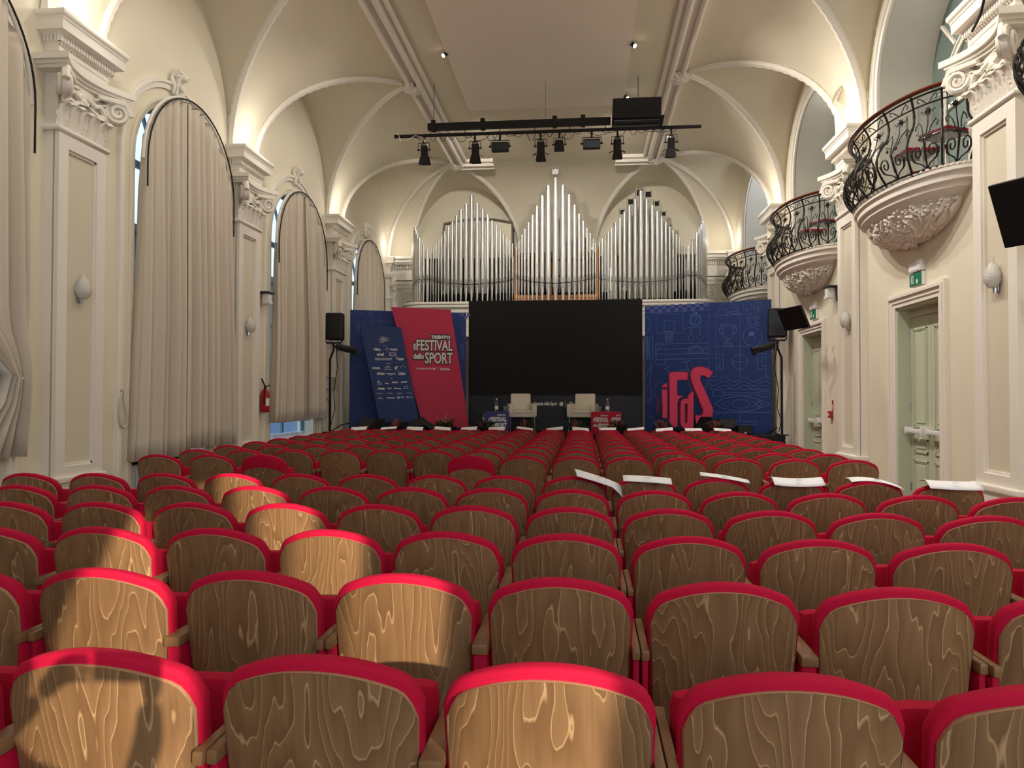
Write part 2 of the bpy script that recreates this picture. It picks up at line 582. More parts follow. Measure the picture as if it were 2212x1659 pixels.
v.grid([[(XML + WE * t + (XMR - XML - 2 * WE * t) * q / 6, YM + (YE - YM) * t, zv(t)) for q in range(7)] for t in SN])
v.box(XML, XMR, YB, YM, ZC, ZC + .1)
o = v.build('ceiling', VAULT, smooth=28)
tag(o, 'beige vaulted ceiling with lunettes between white beaded ribs', 'ceiling', kind='structure')

o = MB().box(-2.52, 0.83, YB, 15.95, ZC - .045, ZC - .001).build('trim_1', PANELP)
tag(o, 'flat plasterboard panel lowered from the middle of the ceiling', 'ceiling panel', kind='structure')

MPROF = [(0, -.02), (0, .13), (.02, .165), (.05, .17), (.075, .13), (.08, .075), (.20, .055), (.205, .12), (.235, .15), (.27, .15), (.295, .11), (.30, .06), (.36, .05), (.365, .085), (.41, .075), (.42, -.02)]
for i, (xm, sg) in enumerate(((XML, 1), (XMR, -1))):
    t = thing('trim_%d' % (i + 2), ['white stucco moulding along the ceiling above the curtained windows', 'white stucco moulding along the ceiling above the balconies'][i], 'moulding', (xm, 0, ZC), kind='structure')
    m = MB().grid([[(sg * a, y, -b) for a, b in MPROF] for y in (YB, 19.85)])
    m.build('moulding', WHITE, t)
    MB().grid([[(x, 19.75 - a, -b) for a, b in MPROF] for x in (sg * 0.1, sg * 1.12)]).box(min(sg * 1.08, sg * 1.12), max(sg * 1.08, sg * 1.12), 19.3, 19.76, -.1, 0).build('moulding_return', WHITE, t)
    # leafy bosses where the ribs meet
    for c, w in BAYS:
        b = MB()
        rnd = random.Random(int(c * 10))
        for k in range(46):
            a, r = rnd.uniform(0, 2 * pi), rnd.uniform(.02, .2)
            ctr = (sg * (.08 + r * cos(a) * 1.1), c + r * sin(a) * 1.25, -.09 - .08 * (1 - r / .2) + rnd.uniform(-.02, .02))
            b.ball(ctr, rnd.uniform(.035, .06), 5, 3, (1, 1, .7))
        for k in range(9):
            a = 2 * pi * k / 9
            b.tube([(sg * .08, c, -.13), (sg * .08 + .14 * cos(a), c + .16 * sin(a), -.15), (sg * .08 + .22 * cos(a), c + .26 * sin(a), -.09)], [.05, .055, .02], 5, flat=.5)
        b.build('boss', STUCCO, t, smooth=60, kind='stuff')

# ribs of the vault
def rib(parent, p_of_t, t0=0.03, n=46):
    pts, rs = [], []
    for k in range(n + 1):
        a = (t0 + (1 - t0) * k / n)
        t = sin(a * pi / 2)
        pts.append(p_of_t(t))
        rs.append(.068 if k % 2 else .056)
    m = MB().tube(pts, rs, 6)
    return m.build('rib', WHITE, parent, smooth=50)
ribs = thing('trim_4', 'white beaded ribs rising from the pilasters to the ceiling mouldings', 'rib', (0, 0, 0), kind='structure')
for xw, xm in ((XL, XML), (XR, XMR)):
    dx = xw - xm
    for c, w in BAYS:
        for sg in (-1, 1):
            rib(ribs, lambda t: (xm + (dx - .03 * (1 if dx > 0 else -1)) * t, c + sg * w * t, zv(t) - .015))
    for s2 in (-1, 1):
        rib(ribs, lambda t: (xm + s2 * WE * t, YM + (YE - YM - .03) * t, zv(t) - .015))

# ---------------------------------------------------------------- pilasters with capitals
def leaf(m, c, h, w, n_out, rz=0.0, curl=.07):
    """acanthus leaf standing on c, facing local +y"""
    rows = []
    for i in range(8):
        u = i / 7
        ww = w * (0.62 + .5 * sin(pi * min(1, u * 1.05)) - .35 * u * u) * (1 + .16 * (1 if i % 2 else -1))
        y = n_out * (.35 + .65 * u) + curl * max(0, u - .7) / .3
        z = h * (u if u < .86 else .86 - (u - .86) * .9)
        row = []
        for j in range(7):
            q = (j - 3) / 3
            row.append((ww * q * .5, y - .035 * abs(q) + (.012 if j % 2 else 0), z))
        rows.append(row)
    R = Matrix.Rotation(rz, 4, 'Z')
    m.grid([[Vector(c) + R @ Vector(p) for p in r] for r in rows])

def spiral(c, r0, turns, ax, ay, n=26, tip=.2):
    pts = []
    for k in range(n + 1):
        u = k / n
        a = u * turns * 2 * pi
        r = r0 * (1 - u * (1 - tip))
        pts.append(Vector(c) + Vector(ax) * (r * cos(a)) + Vector(ay) * (r * sin(a)))
    return pts

def make_pilaster(label):
    t = thing('pilaster', label, 'pilaster', kind='structure')
    # local x along the wall, y out of the wall
    MB().cbox(-.44, .44, -.02, .21, 0, .22, .01).cbox(-.43, .43, -.02, .19, .22, .62, .006).cbox(-.45, .45, -.02, .215, .60, .67, .02).build('pedestal', WHITE, t)
    fr = MB().box(-.4, .4, -.02, .12, .66, 4.5)
    for a, b, z0, z1 in ((-.4, -.245, .67, 4.5), (.245, .4, .67, 4.5), (-.25, .25, .67, .78), (-.25, .25, 4.33, 4.5)):
        fr.box(a, b, .1, .17, z0, z1)
    for a, b, z0, z1 in ((-.25, -.222, .78, 4.33), (.222, .25, .78, 4.33), (-.25, .25, .78, .808), (-.25, .25, 4.302, 4.33)):
        fr.box(a, b, .11, .148, z0, z1)
    fr.build('shaft', WHITE, t)
    MB().box(-.23, .23, .115, .126, .79, 4.32).build('shaft_panel', PANELB, t)
    MB().tube([(-.43, .0, 4.52), (-.43, .17, 4.52), (.43, .17, 4.52), (.43, .0, 4.52)], .032, 8).box(-.42, .42, -.02, .17, 4.5, 4.545).build('astragal', WHITE, t, smooth=50)
    MB().box(-.4, .4, -.02, .15, 4.5, 5.14).build('capital_bell', STUCCO, t)
    for x, w, z in ((-.32, .22, 4.54), (-.16, .2, 4.55), (0, .22, 4.54), (.16, .2, 4.55), (.32, .22, 4.54)):
        m = MB()
        leaf(m, (x, .125, z), .33, w, .12)
        rr = random.Random(int(x * 100))
        for k in range(5):
            m.ball((x + rr.uniform(-.04, .04), .17 + .016 * k, z + .05 + .05 * k), .013, 5, 3)
        m.build('acanthus_leaf', STUCCO, t, smooth=50, kind='stuff')
    for sg in (-1, 1):
        m = MB()
        ax = Vector((sg * .76, .65, 0)); ay = Vector((0, 0, 1)); c = Vector((sg * .45, .265, 4.985))
        pts = spiral(c, .15, 2.2, tuple(ax), tuple(ay))
        m.tube(pts, [.046 - .022 * k / 26 for k in range(27)], 6)
        nn_ = Vector((-sg * .65, .76, 0))
        m.cyl(c - nn_ * .03, c + nn_ * .03, .14, n=16)
        for q in (-1, 1):
            m.tube([p + nn_ * .05 * q for p in pts[6:]], [.03 - .012 * k / 20 for k in range(21)], 5)
        m.tube([c + ax * .155, c + ax * .10 + Vector((-sg * .02, 0, .14)), Vector((sg * .2, .2, 5.1))], [.045, .045, .03], 6)
        m.ball(c, .05, 8, 5)
        m.build('volute', STUCCO, t, smooth=50)
        m = MB()
        # scroll of foliage between the volutes
        m.tube([(sg * .05, .18, 5.02), (sg * .14, .2, 4.96), (sg * .24, .2, 4.99), (sg * .33, .2, 4.9), (sg * .42, .22, 4.84)], [.02, .036, .03, .036, .02], 6)
        m.tube([(sg * .08, .18, 4.92), (sg * .2, .2, 4.86), (sg * .3, .2, 4.88), (sg * .43, .22, 4.8)], [.02, .03, .034, .014], 6)
        leaf(m, (sg * .16, .12, 4.92), .16, .14, .08, curl=.04)
        leaf(m, (sg * .29, .12, 4.88), .18, .12, .09, curl=.04)
        m.build('foliage_scroll', STUCCO, t, smooth=50, kind='stuff')
    sh = MB()
    sh.grid([[(.085 * cos(a) * r, .15 + .06 * sqrt(max(0, 1 - r * r)) + .01 * cos(a * 8), 4.9 + .1 * sin(a) * r) for a in [pi * k / 16 for k in range(17)]] for r in (0.02, .35, .7, .9, 1.0)])
    sh.build('shell', STUCCO, t, smooth=40)
    # abacus, hollowed at the front
    def hollow(hw, yc, ye):
        n = 12
        pts = [(-hw, -.02), (-hw, ye)]
        pts += [(-hw + 2 * hw * k / n, yc + (ye - yc) * abs(2 * k / n - 1) ** 2.0) for k in range(1, n)]
        return pts + [(hw, ye), (hw, -.02)]
    ab = MB()
    for z0, z1, hw, yc, ye in ((5.13, 5.17, .53, .17, .34), (5.165, 5.21, .56, .2, .38), (5.20, 5.27, .6, .235, .42)):
        ab.prism(hollow(hw, yc, ye), z0, z1, lambda a, b, d: (a, b, d))
    ab.build('abacus', WHITE, t)
    MB().box(-.42, .42, -.02, .17, 5.26, 5.37).box(-.435, .435, -.02, .18, 5.365, 5.385).box(-.425, .425, -.02, .175, 5.38, 5.46).build('frieze', WHITE, t)
    d = MB()
    for k in range(21):
        x = -.45 + .9 * k / 20
        d.box(x - .0135, x + .0135, .17, .235, 5.455, 5.53)
        d.ball((x, .19, 5.437), .014, 5, 3)
    for sg in (-1, 1):
        for k in range(5):
            y = .03 + .042 * k
            d.box(min(sg * .44, sg * .47), max(sg * .44, sg * .47), y - .013, y + .013, 5.455, 5.53)
    d.build('dentils', WHITE, t, kind='stuff')
    co = MB().box(-.44, .44, -.02, .2, 5.45, 5.54)
    prof = [(5.53, .46, .235), (5.545, .48, .25), (5.548, .545, .305), (5.65, .55, .31), (5.66, .555, .318), (5.68, .558, .322), (5.70, .575, .34), (5.72, .58, .345), (5.75, .58, .345)]
    rows = [[(-hw, -.02, z), (-hw, y, z), (hw, y, z), (hw, -.02, z)] for z, hw, y in prof]
    co.grid(rows).ngon(rows[0]).ngon(rows[-1])
    co.build('cornice', WHITE, t)
    return t

pl = ['white stucco pilaster nearest the camera on the curtained wall, scroll capital', 'white stucco pilaster between the second and third curtained windows', 'white stucco pilaster behind the loudspeaker pole on the curtained wall', 'white stucco pilaster beside the first tied-back curtain, mostly out of frame']
pr = ['white stucco pilaster beside the wall monitor, cable across its capital', 'white stucco pilaster between the two sage doors', 'white stucco pilaster beyond the second sage door, behind the far monitor', 'white stucco pilaster nearest the back on the balcony wall, mostly out of frame']
base = make_pilaster(pl[0])
base.location = (XL, PILY[1], 0); base.rotation_euler = (0, 0, -pi / 2)
dup(base, (XL, PILY[2], 0), -pi / 2, pl[1])
dup(base, (XL, PILY[3], 0), -pi / 2, pl[2])
dup(base, (XL, PILY[0], 0), -pi / 2, pl[3])
dup(base, (XR, PILY[1], 0), pi / 2, pr[0])
dup(base, (XR, PILY[2], 0), pi / 2, pr[1])
dup(base, (XR, PILY[3], 0), pi / 2, pr[2])
dup(base, (XR, PILY[0], 0), pi / 2, pr[3])
for x, lab in ((XL, 'white corner pilaster between the last curtained window and the organ'), (XR, 'white corner pilaster between the last balcony and the organ')):
    o = dup(base, (x, 21.82, 0.02), -pi / 2 if x < 0 else pi / 2, lab)
    o.scale = (.6, .8, 1.0)

# entablature and relief panels on the end wall, either side of the organ
for i, (x0, x1) in enumerate(((XL + .02, -4.2), (2.7, XR - .02))):
    t = thing('trim_%d' % (i + 5), ['grey shaded entablature in the corner by the curtains, organ in front', 'grey shaded entablature in the corner by the balconies, organ in front'][i], 'entablature', (0, YE, 0), kind='structure')
    MB().box(x0, x1, -.36, .0, 5.72, 5.80).box(x0, x1, -.32, .0, 5.62, 5.72).box(x0, x1, -.28, 0, 5.56, 5.62).build('cornice', WHITE, t)
    d = MB()
    n = int((x1 - x0) / .07)
    for k in range(n):
        x = x0 + .035 + k * .07
        d.box(x - .02, x + .02, -.22, -.16, 5.44, 5.56)
    d.build('dentils', WHITE, t, kind='stuff')
    MB().box(x0, x1, -.17, 0, 5.1, 5.57).box(x0, x1, -.2, 0, 4.98, 5.06).box(x0, x1, -.17, 0, 4.86, 4.98).build('frieze', WHITE, t)
    r = MB().box(x0, x1, -.13, 0, 4.0, 4.87)
    r.box(x0, x1, -.18, 0, 4.22, 4.30)
    rr = random.Random(i)
    xc = (x0 + x1) / 2 + (-.35 if i == 0 else .35)
    for s in (-1, 1):
        r.tube(spiral((xc + s * .22, -.14, 4.55), .14, 1.6, (s, 0, 0), (0, 0, 1)), [.028 - .015 * k / 26 for k in range(27)], 5)
        r.tube([(xc, -.14, 4.4), (xc + s * .1, -.15, 4.5), (xc + s * .08, -.15, 4.66), (xc + s * .2, -.15, 4.78)], [.02, .035, .03, .012], 5)
    for k in range(14):
        r.ball((xc + rr.uniform(-.16, .16), -.14, 4.62 + rr.uniform(-.1, .16)), rr.uniform(.02, .04), 5, 3)
    r.build('relief_panel', STUCCO, t, smooth=40, kind='stuff')

# the grey house across the street, seen in the slits beside the curtains
hs_ = thing('neighbouring_house', 'grey house wall outside, seen in the slits beside the curtains', 'house', (-9.6, 12, 0), kind='structure')
MB().box(-.4, 0, -16, 14, -.2, 5.0).build('facade', mat('house_plaster', (92, 104, 122), 0.9), hs_)
MB().box(-.6, .35, -16, 14, 5.0, 5.15).build('eaves', DARKG, hs_)
# ---------------------------------------------------------------- curtained windows of the left wall
ZONE = ['first', 'second', 'third', 'last']
def arch_strip(c, r_in, r_out, spring, z0, y_in, y_out, put, n=24):
    """an architrave round an arched opening"""
    m = MB()
    prof = [(r_in, 0), (r_in, y_out * .55), (r_in + (r_out - r_in) * .55, y_out * .6), (r_in + (r_out - r_in) * .62, y_out), (r_out - .01, y_out), (r_out, y_out * .8), (r_out, 0)]
    rows = [[put(c - r, z0, d) for r, d in prof]]
    for k in range(n + 1):
        a = pi - pi * k / n
        rows.append([put(c + r * cos(a), spring + r * sin(a), d) for r, d in prof])
    rows.append([put(c + r, z0, d) for r, d in prof])
    return m.grid(rows)

for k, (c, hw, spring) in enumerate(WINS):
    putL = lambda s, z, d: (d, s - c, z)
    w = thing('window_%d' % (k + 1), 'arched window behind the %s curtain from the camera, white casing' % ZONE[k], 'window', (XL, c, 0), kind='structure')
    arch_strip(c, hw + .24, hw + .36, spring, 0.1, 0, .07, putL).build('casing', WHITE, w, smooth=30)
    arch_strip(c, hw - .01, hw + .10, spring, 0.1, 0, .03, putL).build('inner_casing', CREAM, w, smooth=30)
    ky = MB()
    zk = spring + hw + .20
    ky.prism([(-.005, 0), (.07, 0), (.10, .07), (.10, .16), (.16, .24), (.17, .31), (.12, .37), (-.005, .37)], -.085, .085, lambda a, b, d: (a, d, zk + b))
    for s in (-1, 1):
        ky.tube([p + Vector((0, s * .09, 0)) for p in spiral((.11, 0, zk + .28), .06, 1.5, (1, 0, 0), (0, 0, 1), 14)], .022, 5)
        ky.tube([(.05, s * .11, zk + .0), (.09, s * .13, zk + .1), (.06, s * .16, zk + .2), (.05, s * .11, zk + .3)], [.015, .03, .03, .012], 5)
    ky.ball((.13, 0, zk + .1), .045, 7, 4, (.7, 1, 1.3)).ball((.17, 0, zk + .25), .05, 7, 4)
    ky.build('keystone', STUCCO, w, smooth=50, kind='stuff')
    f = arch_strip(c, hw - .1, hw, spring, 0.12, 0, .05, lambda s, z, d: (-.24 + d, s - c, z))
    f.box(-.24, -.2, -hw, hw, spring - .06, spring + .04).box(-.24, -.2, -.04, .04, .12, spring).box(-.24, -.2, -hw, hw, 2.9, 2.97)
    for a in (60, 120):
        f.box(-.24, -.2, -.02, .02, 0, hw - .05, Matrix.Translation((0, 0, spring)) @ Matrix.Rotation(radians(a - 90), 4, 'X'))
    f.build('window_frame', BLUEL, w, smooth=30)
    pp = MB()
    n = 20
    pts = [(-.225, -hw + .02, .8), (-.225, hw - .02, .8)] + [(-.225, (hw - .02) * cos(pi * q / n), spring + (hw - .02) * sin(pi * q / n)) for q in range(n + 1)]
    pp.ngon(pts)
    pp.build('pane', CLEARP, w)
    MB().box(-.3, .04, -hw, hw, .70, .76).build('window_sill', WHITE, w)
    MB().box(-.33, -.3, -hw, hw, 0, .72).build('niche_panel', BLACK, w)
    # radiator in the niche under the sill
    r = thing('radiator', 'white ribbed radiator under the %s curtain from the camera' % ZONE[k], 'radiator', (XL - .12, c, .08), group='radiators under the curtained windows')
    for q in range(18):
        y = -.77 + .09 * q
        MB().cbox(-.06, .06, y - .032, y + .032, 0, .56 + (.2 if k == 2 else 0), .012).build('rib', RADM, r)
    MB().tube([(0, -.84, .5), (0, .84, .5)], .018, 8).tube([(0, .84, .5), (0, .84, -.06)], .014, 8).build('pipe', BLACK, r, smooth=40)

def curtain(k, c, hw, spring, parts, label, tie=None):
    t = thing('curtain', label, 'curtain', (XL + .12, c, 0), group='curtains of the arched windows')
    n = 30
    arc = [(0.085, hw * cos(pi - pi * q / n), spring + hw * sin(pi * q / n)) for q in range(n + 1)]
    MB().tube([(.085, -hw, spring - .35)] + arc + [(.085, hw, spring - .5)], .012, 6).build('rail', BLACK, t, smooth=50)
    band = MB().tube([(.03, p[1] * 1.01, p[2] + .02) for p in arc], .022, 5)
    band.build('rail_board', WHITE, t, smooth=50)
    rnd = random.Random(k + 3)
    for (ya, yb, zb, side) in parts:
        nc = int((yb - ya) * 64)
        ph = [rnd.uniform(0, 6.28) for _ in range(5)]
        fr = rnd.uniform(4.4, 5.2)
        rows = []
        nr = 18
        for i in range(nr + 1):
            u = i / nr
            row = []
            for j in range(nc + 1):
                q = j / nc
                y = ya + (yb - ya) * q
                yy = max(-hw + .002, min(hw - .002, y))
                zt = spring + sqrt(max(0, hw * hw - yy * yy)) - .01
                z = zt + (zb - zt) * u
                amp = .028 + .082 * min(1, u * 1.6)
                ang = 2 * pi * fr * y
                fold = (sin(ang + ph[0] + .7 * sin(2.1 * y + ph[1])) + .55 * sin(ang * .52 + ph[2] + .3 * u) + .25 * sin(ang * 2.3 + ph[3]))
                fine = .008 * sin(ang * 3.0 + ph[4]) * max(0, 1 - u * 3)
                x = amp * fold * .8 - amp * .9 * max(0, -sin(ang + ph[0] + .7 * sin(2.1 * y + ph[1]))) ** 4 + fine
                x = max(x, -.11)
                yo = y + .012 * sin(ang * .5 + u * 2)
                if not tie:
                    yo *= 1 + .13 * u ** 1.4
                if tie:
                    ty, tz = tie
                    wgt = math.exp(-((z - tz) / (.7 if z < tz else .38)) ** 2)
                    yo = yo + (ty + (y - yb) * .12 - yo) * wgt * .84
                    x = x * (1 + .5 * wgt) + .05 * wgt
                row.append((x + .03, yo, z))
            rows.append(row)
        o = MB().grid(rows).build('curtain_panel', CURT, t, smooth=80)
        so = o.modifiers.new('thickness', 'SOLIDIFY')
        so.thickness = .004
    return t
curtain(0, 5.85, 1.30, 4.6, [(.05, 1.3, .95, 1)], 'taupe curtain tied back with a rope at the first window from the camera', tie=(1.10, 1.75))
curtain(1, 10.35, 1.2, 4.68, [(-1.19, -.06, .72, -1), (-.16, 1.2, .80, 1)], 'tall taupe curtain drawn across the second window from the camera')
curtain(2, 14.66, 1.3, 4.44, [(-1.29, .15, 1.08, -1), (.05, 1.3, 1.10, 1)], 'tall taupe curtain drawn across the third window, behind the fire extinguisher')
curtain(3, 19.45, 1.28, 4.5, [(-1.27, .05, .9, -1), (-.05, 1.28, .9, 1)], 'taupe curtain of the last window, beside the blue backdrop')

# rope tie-backs
def rope(m, pts, r=.014):
    fine = []
    for a, b in zip(pts, pts[1:]):
        for q in range(5):
            fine.append(Vector(a).lerp(Vector(b), q / 5))
    fine.append(Vector(pts[-1]))
    return m.tube(fine, [r * (1.12 if i % 2 else .88) for i in range(len(fine))], 6)
t = thing('curtain_tieback', 'white rope loop hanging unused from a hook beside the second curtain', 'rope', (XL + .09, 8.82, 1.2))
m = rope(MB(), [(0, .0, .36), (0, -.035, .3), (0, -.04, .1), (0, -.01, 0), (0, .06, -.04), (0, .12, .0), (0, .12, .08), (0, .06, .26), (0, .03, .36)])
m.build('rope_loop', ROPE, t, smooth=60)
MB().tube([(-.09, .012, .44), (.0, .012, .44), (.02, .012, .42), (.01, .012, .36)], .008, 6).build('hook', STEEL, t, smooth=50)
t = thing('curtain_tieback', 'white rope holding back the first curtain from the camera', 'rope', (XL + .12, 7.02, 1.8))
rope(MB(), [(-.08, .1, .18), (.02, .09, .12), (.12, .03, .03), (.17, -.05, -.05), (.17, -.2, -.09), (.1, -.36, -.08)], .017).build('rope_band', ROPE, t, smooth=60)
MB().tube([(-.11, .1, .2), (-.04, .1, .2), (-.04, .1, .24)], .01, 6).build('hook', STEEL, t, smooth=50)

# ---------------------------------------------------------------- sage doors of the right wall
def make_door(k, c, hw, label):
    d = thing('door_%d' % (k + 1), label, 'door', (XR, c, 0), pi / 2, kind='structure')   # local x along the wall (towards the stage), y out of the wall
    H = 2.8
    cs = MB()
    for r0, r1, dp in ((0, .06, .03), (.06, .12, .045), (.12, .155, .07), (.155, .19, .05)):
        cs.box(-hw - r1, -hw - r0, -.01, dp, 0, H + r0).box(hw + r0, hw + r1, -.01, dp, 0, H + r0).box(-hw - r1, hw + r1, -.01, dp, H + r0, H + r1)
    cs.build('casing', WHITE, d)
    MB().box(-hw, -hw + .03, -.24, 0, 0, H).box(hw - .03, hw, -.24, 0, 0, H).box(-hw, hw, -.24, 0, H - .03, H).build('jamb', SAGE, d)
    MB().box(-hw + .03, hw - .03, -.235, -.16, H - .14, H - .03).build('head_rail', SAGE, d)
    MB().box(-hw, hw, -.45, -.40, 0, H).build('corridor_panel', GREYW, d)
    for s in (-1, 1):
        L = MB()
        x0, x1 = (-hw + .032, -.003) if s < 0 else (.003, hw - .032)
        L.box(x0, x1, -.21, -.17, .01, H - .145)
        def panel(z0, z1):
            a, b = x0 + .1, x1 - .1
            for q, (ins, dp) in enumerate(((0, -.155), (.02, -.162))):
                L.box(a + ins, a + ins + .018, -.172, dp, z0 + ins, z1 - ins).box(b - ins - .018, b - ins, -.172, dp, z0 + ins, z1 - ins)
                L.box(a + ins, b - ins, -.172, dp, z0 + ins, z0 + ins + .018).box(a + ins, b - ins, -.172, dp, z1 - ins - .018, z1 - ins)
            L.cbox(a + .06, b - .06, -.175, -.158, z0 + .06, z1 - .06, .006)
        for z0, z1 in ((.14, .72), (.82, 1.0), (1.16, 2.5)):
            panel(z0, z1)
        lf = L.build('door_leaf', SAGE, d)
        b = MB().cbox(x0 + .08, x1 - .06, -.10, -.06, 1.09, 1.145, .01).cbox(x0 + .04, x0 + .09, -.17, -.055, 1.06, 1.18, .008).cbox(x1 - .08, x1 - .04, -.17, -.055, 1.07, 1.165, .008)
        b.tube([(x0 + .06, -.1, 1.1), (x0 + .06, -.06, 1.03), (x0 + .1, -.05, 1.0)], .01, 6)
        b.build('panic_bar', PWHITE, lf, smooth=30)
        for z in (.3, 1.4, 2.4):
            MB().cyl((s * (hw - .03), -.165, z), (s * (hw - .03), -.165, z + .1), .012, n=8).build('hinge', STEEL, lf, smooth=40)
    return d
make_door(0, *DOORS[0], 'sage double door nearer the camera, closed, white panic bar')
make_door(1, *DOORS[1], 'sage double door nearer the stage, under the far monitor')

# ---------------------------------------------------------------- balconies and the loggias behind them
def ell(a, b, ph):
    return (b * cos(ph), a * sin(ph))

def make_balcony(k, c, hw, label, first=False):
    B = thing('balcony', label, 'balcony', (XR, c, -.15), pi / 2, kind='structure')
    # slab: stepped half ellipse
    prof = [(.64, 4.30), (.64, 4.26), (.61, 4.25), (.61, 4.17), (.57, 4.15), (.57, 4.10), (.52, 4.07), (.49, 4.03), (.40, 4.02)]
    sb = MB()
    n = 26
    rows = []
    for r, z in [(0.01, 4.30)] + prof + [(.01, 4.02)]:
        g = r / .64
        rows.append([Vector((hw * 1.12 * min(1, g * .97 + .03) * cos(pi * q / n), r * 1.0 * sin(pi * q / n), z)) for q in range(n + 1)])
    sb.grid(rows)
    sb.build('slab', WHITE, B, smooth=30)
    # leaf moulding on the slab edge
    lm = MB()
    for q in range(40):
        a = pi * (q + .5) / 40
        lm.ball((hw * 1.1 * cos(a), .625 * sin(a), 4.325), .035, 5, 3, (1.1, 1.1, .7))
    lm.build('leaf_moulding', STUCCO, B, smooth=50, kind='stuff')
    bw = MB()
    rows = []
    for q in range(9):
        u = q / 8
        rr = cos(u * pi / 2) ** .75
        rows.append([Vector((hw * .86 * rr * cos(pi * j / 20), .47 * rr * sin(pi * j / 20) * (1 - .15 * u) + .004, 4.03 - .32 * sin(u * pi / 2) ** 1.2)) for j in range(21)])
    bw.grid(rows)
    bw.build('corbel_bowl', STUCCO, B, smooth=60)
    orn = MB()
    rnd = random.Random(k + 11)
    for q in range(420):
        u = rnd.uniform(.0, .95)
        rr = cos(u * pi / 2) ** .75
        a = pi * rnd.uniform(.04, .96)
        p = (hw * .87 * rr * cos(a), .49 * rr * sin(a) * (1 - .15 * u), 4.03 - .32 * sin(u * pi / 2) ** 1.2)
        orn.ball(p, rnd.uniform(.014, .036), 5, 3, (1, 1, .8))
    for q in range(16):
        a = pi * (q + .5) / 16
        pts = []
        for u in (.1, .3, .5, .68):
            rr = cos(u * pi / 2) ** .75
            aa = a + .12 * sin(u * 7 + q)
            pts.append((hw * .89 * rr * cos(aa), .50 * rr * sin(aa) * (1 - .15 * u), 4.03 - .32 * sin(u * pi / 2) ** 1.2))
        orn.tube(pts[:3] if q % 2 else pts[1:], [.014, .026, .01], 5)
    for q in range(10):
        a = 2 * pi * q / 10
        orn.tube([(0, .1, 3.76), (.05 * cos(a), .12 + .05 * sin(a), 3.72), (.07 * cos(a), .12 + .065 * sin(a), 3.67 - .02 * (q % 2))], [.03, .03, .012], 5)
    orn.build('corbel_ornament', STUCCO, B, smooth=60, kind='stuff')
    # loggia behind the balcony
    arch_strip(c, hw, hw + .13, 6.20, 4.3, 0, .06, lambda s, z, d: (s - c, d, z)).build('arch_casing', WHITE, B, smooth=30)
    MB().box(-hw - .02, hw + .02, -.78, 0, 4.2, 4.3).build('loggia_floor', WHITE, B)
    nn = 20
    lin_ = MB()
    pts = outline(arch_open(0, hw - .004, 4.3, 6.20))
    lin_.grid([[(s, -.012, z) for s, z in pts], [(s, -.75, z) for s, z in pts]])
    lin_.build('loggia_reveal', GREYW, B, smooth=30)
    fr = arch_strip(0, hw * .62, hw * .62 + .09, 5.75, 4.3, 0, .06, lambda s, z, d: (s, -.74 + d, z))
    fr.box(-.03, .03, -.74, -.69, 4.3, 6.5).box(-hw * .62, hw * .62, -.74, -.70, 5.72, 5.78).box(-hw * .62, hw * .62, -.74, -.70, 4.3, 4.75)
    for a in (-42, 42):
        fr.box(-.02, .02, -.74, -.7, hw * .62, hw * 1.05, Matrix.Translation((0, 0, 5.95)) @ Matrix.Rotation(radians(a), 4, 'Y'))
    fr.build('glazing_frame', WHITE, B, smooth=30)
    g = MB()
    pts = outline(arch_open(0, hw + .02, 4.25, 6.20))
    g.ngon([(s, -.745, z) for s, z in pts])
    g.build('loggia_glazing', FROST, B)
    return B

def belly(z):
    """outward bulge of the wrought iron railing, z from 0 at the slab to .92 at the rail"""
    u = z / .92
    return .16 * sin(min(1, u / .62) * pi) * (1 if u < .62 else 1) * (u < .62) - .035 * sin(max(0, (u - .62) / .38) * pi) + .05 * max(0, (u - .75) / .25) ** 1.5

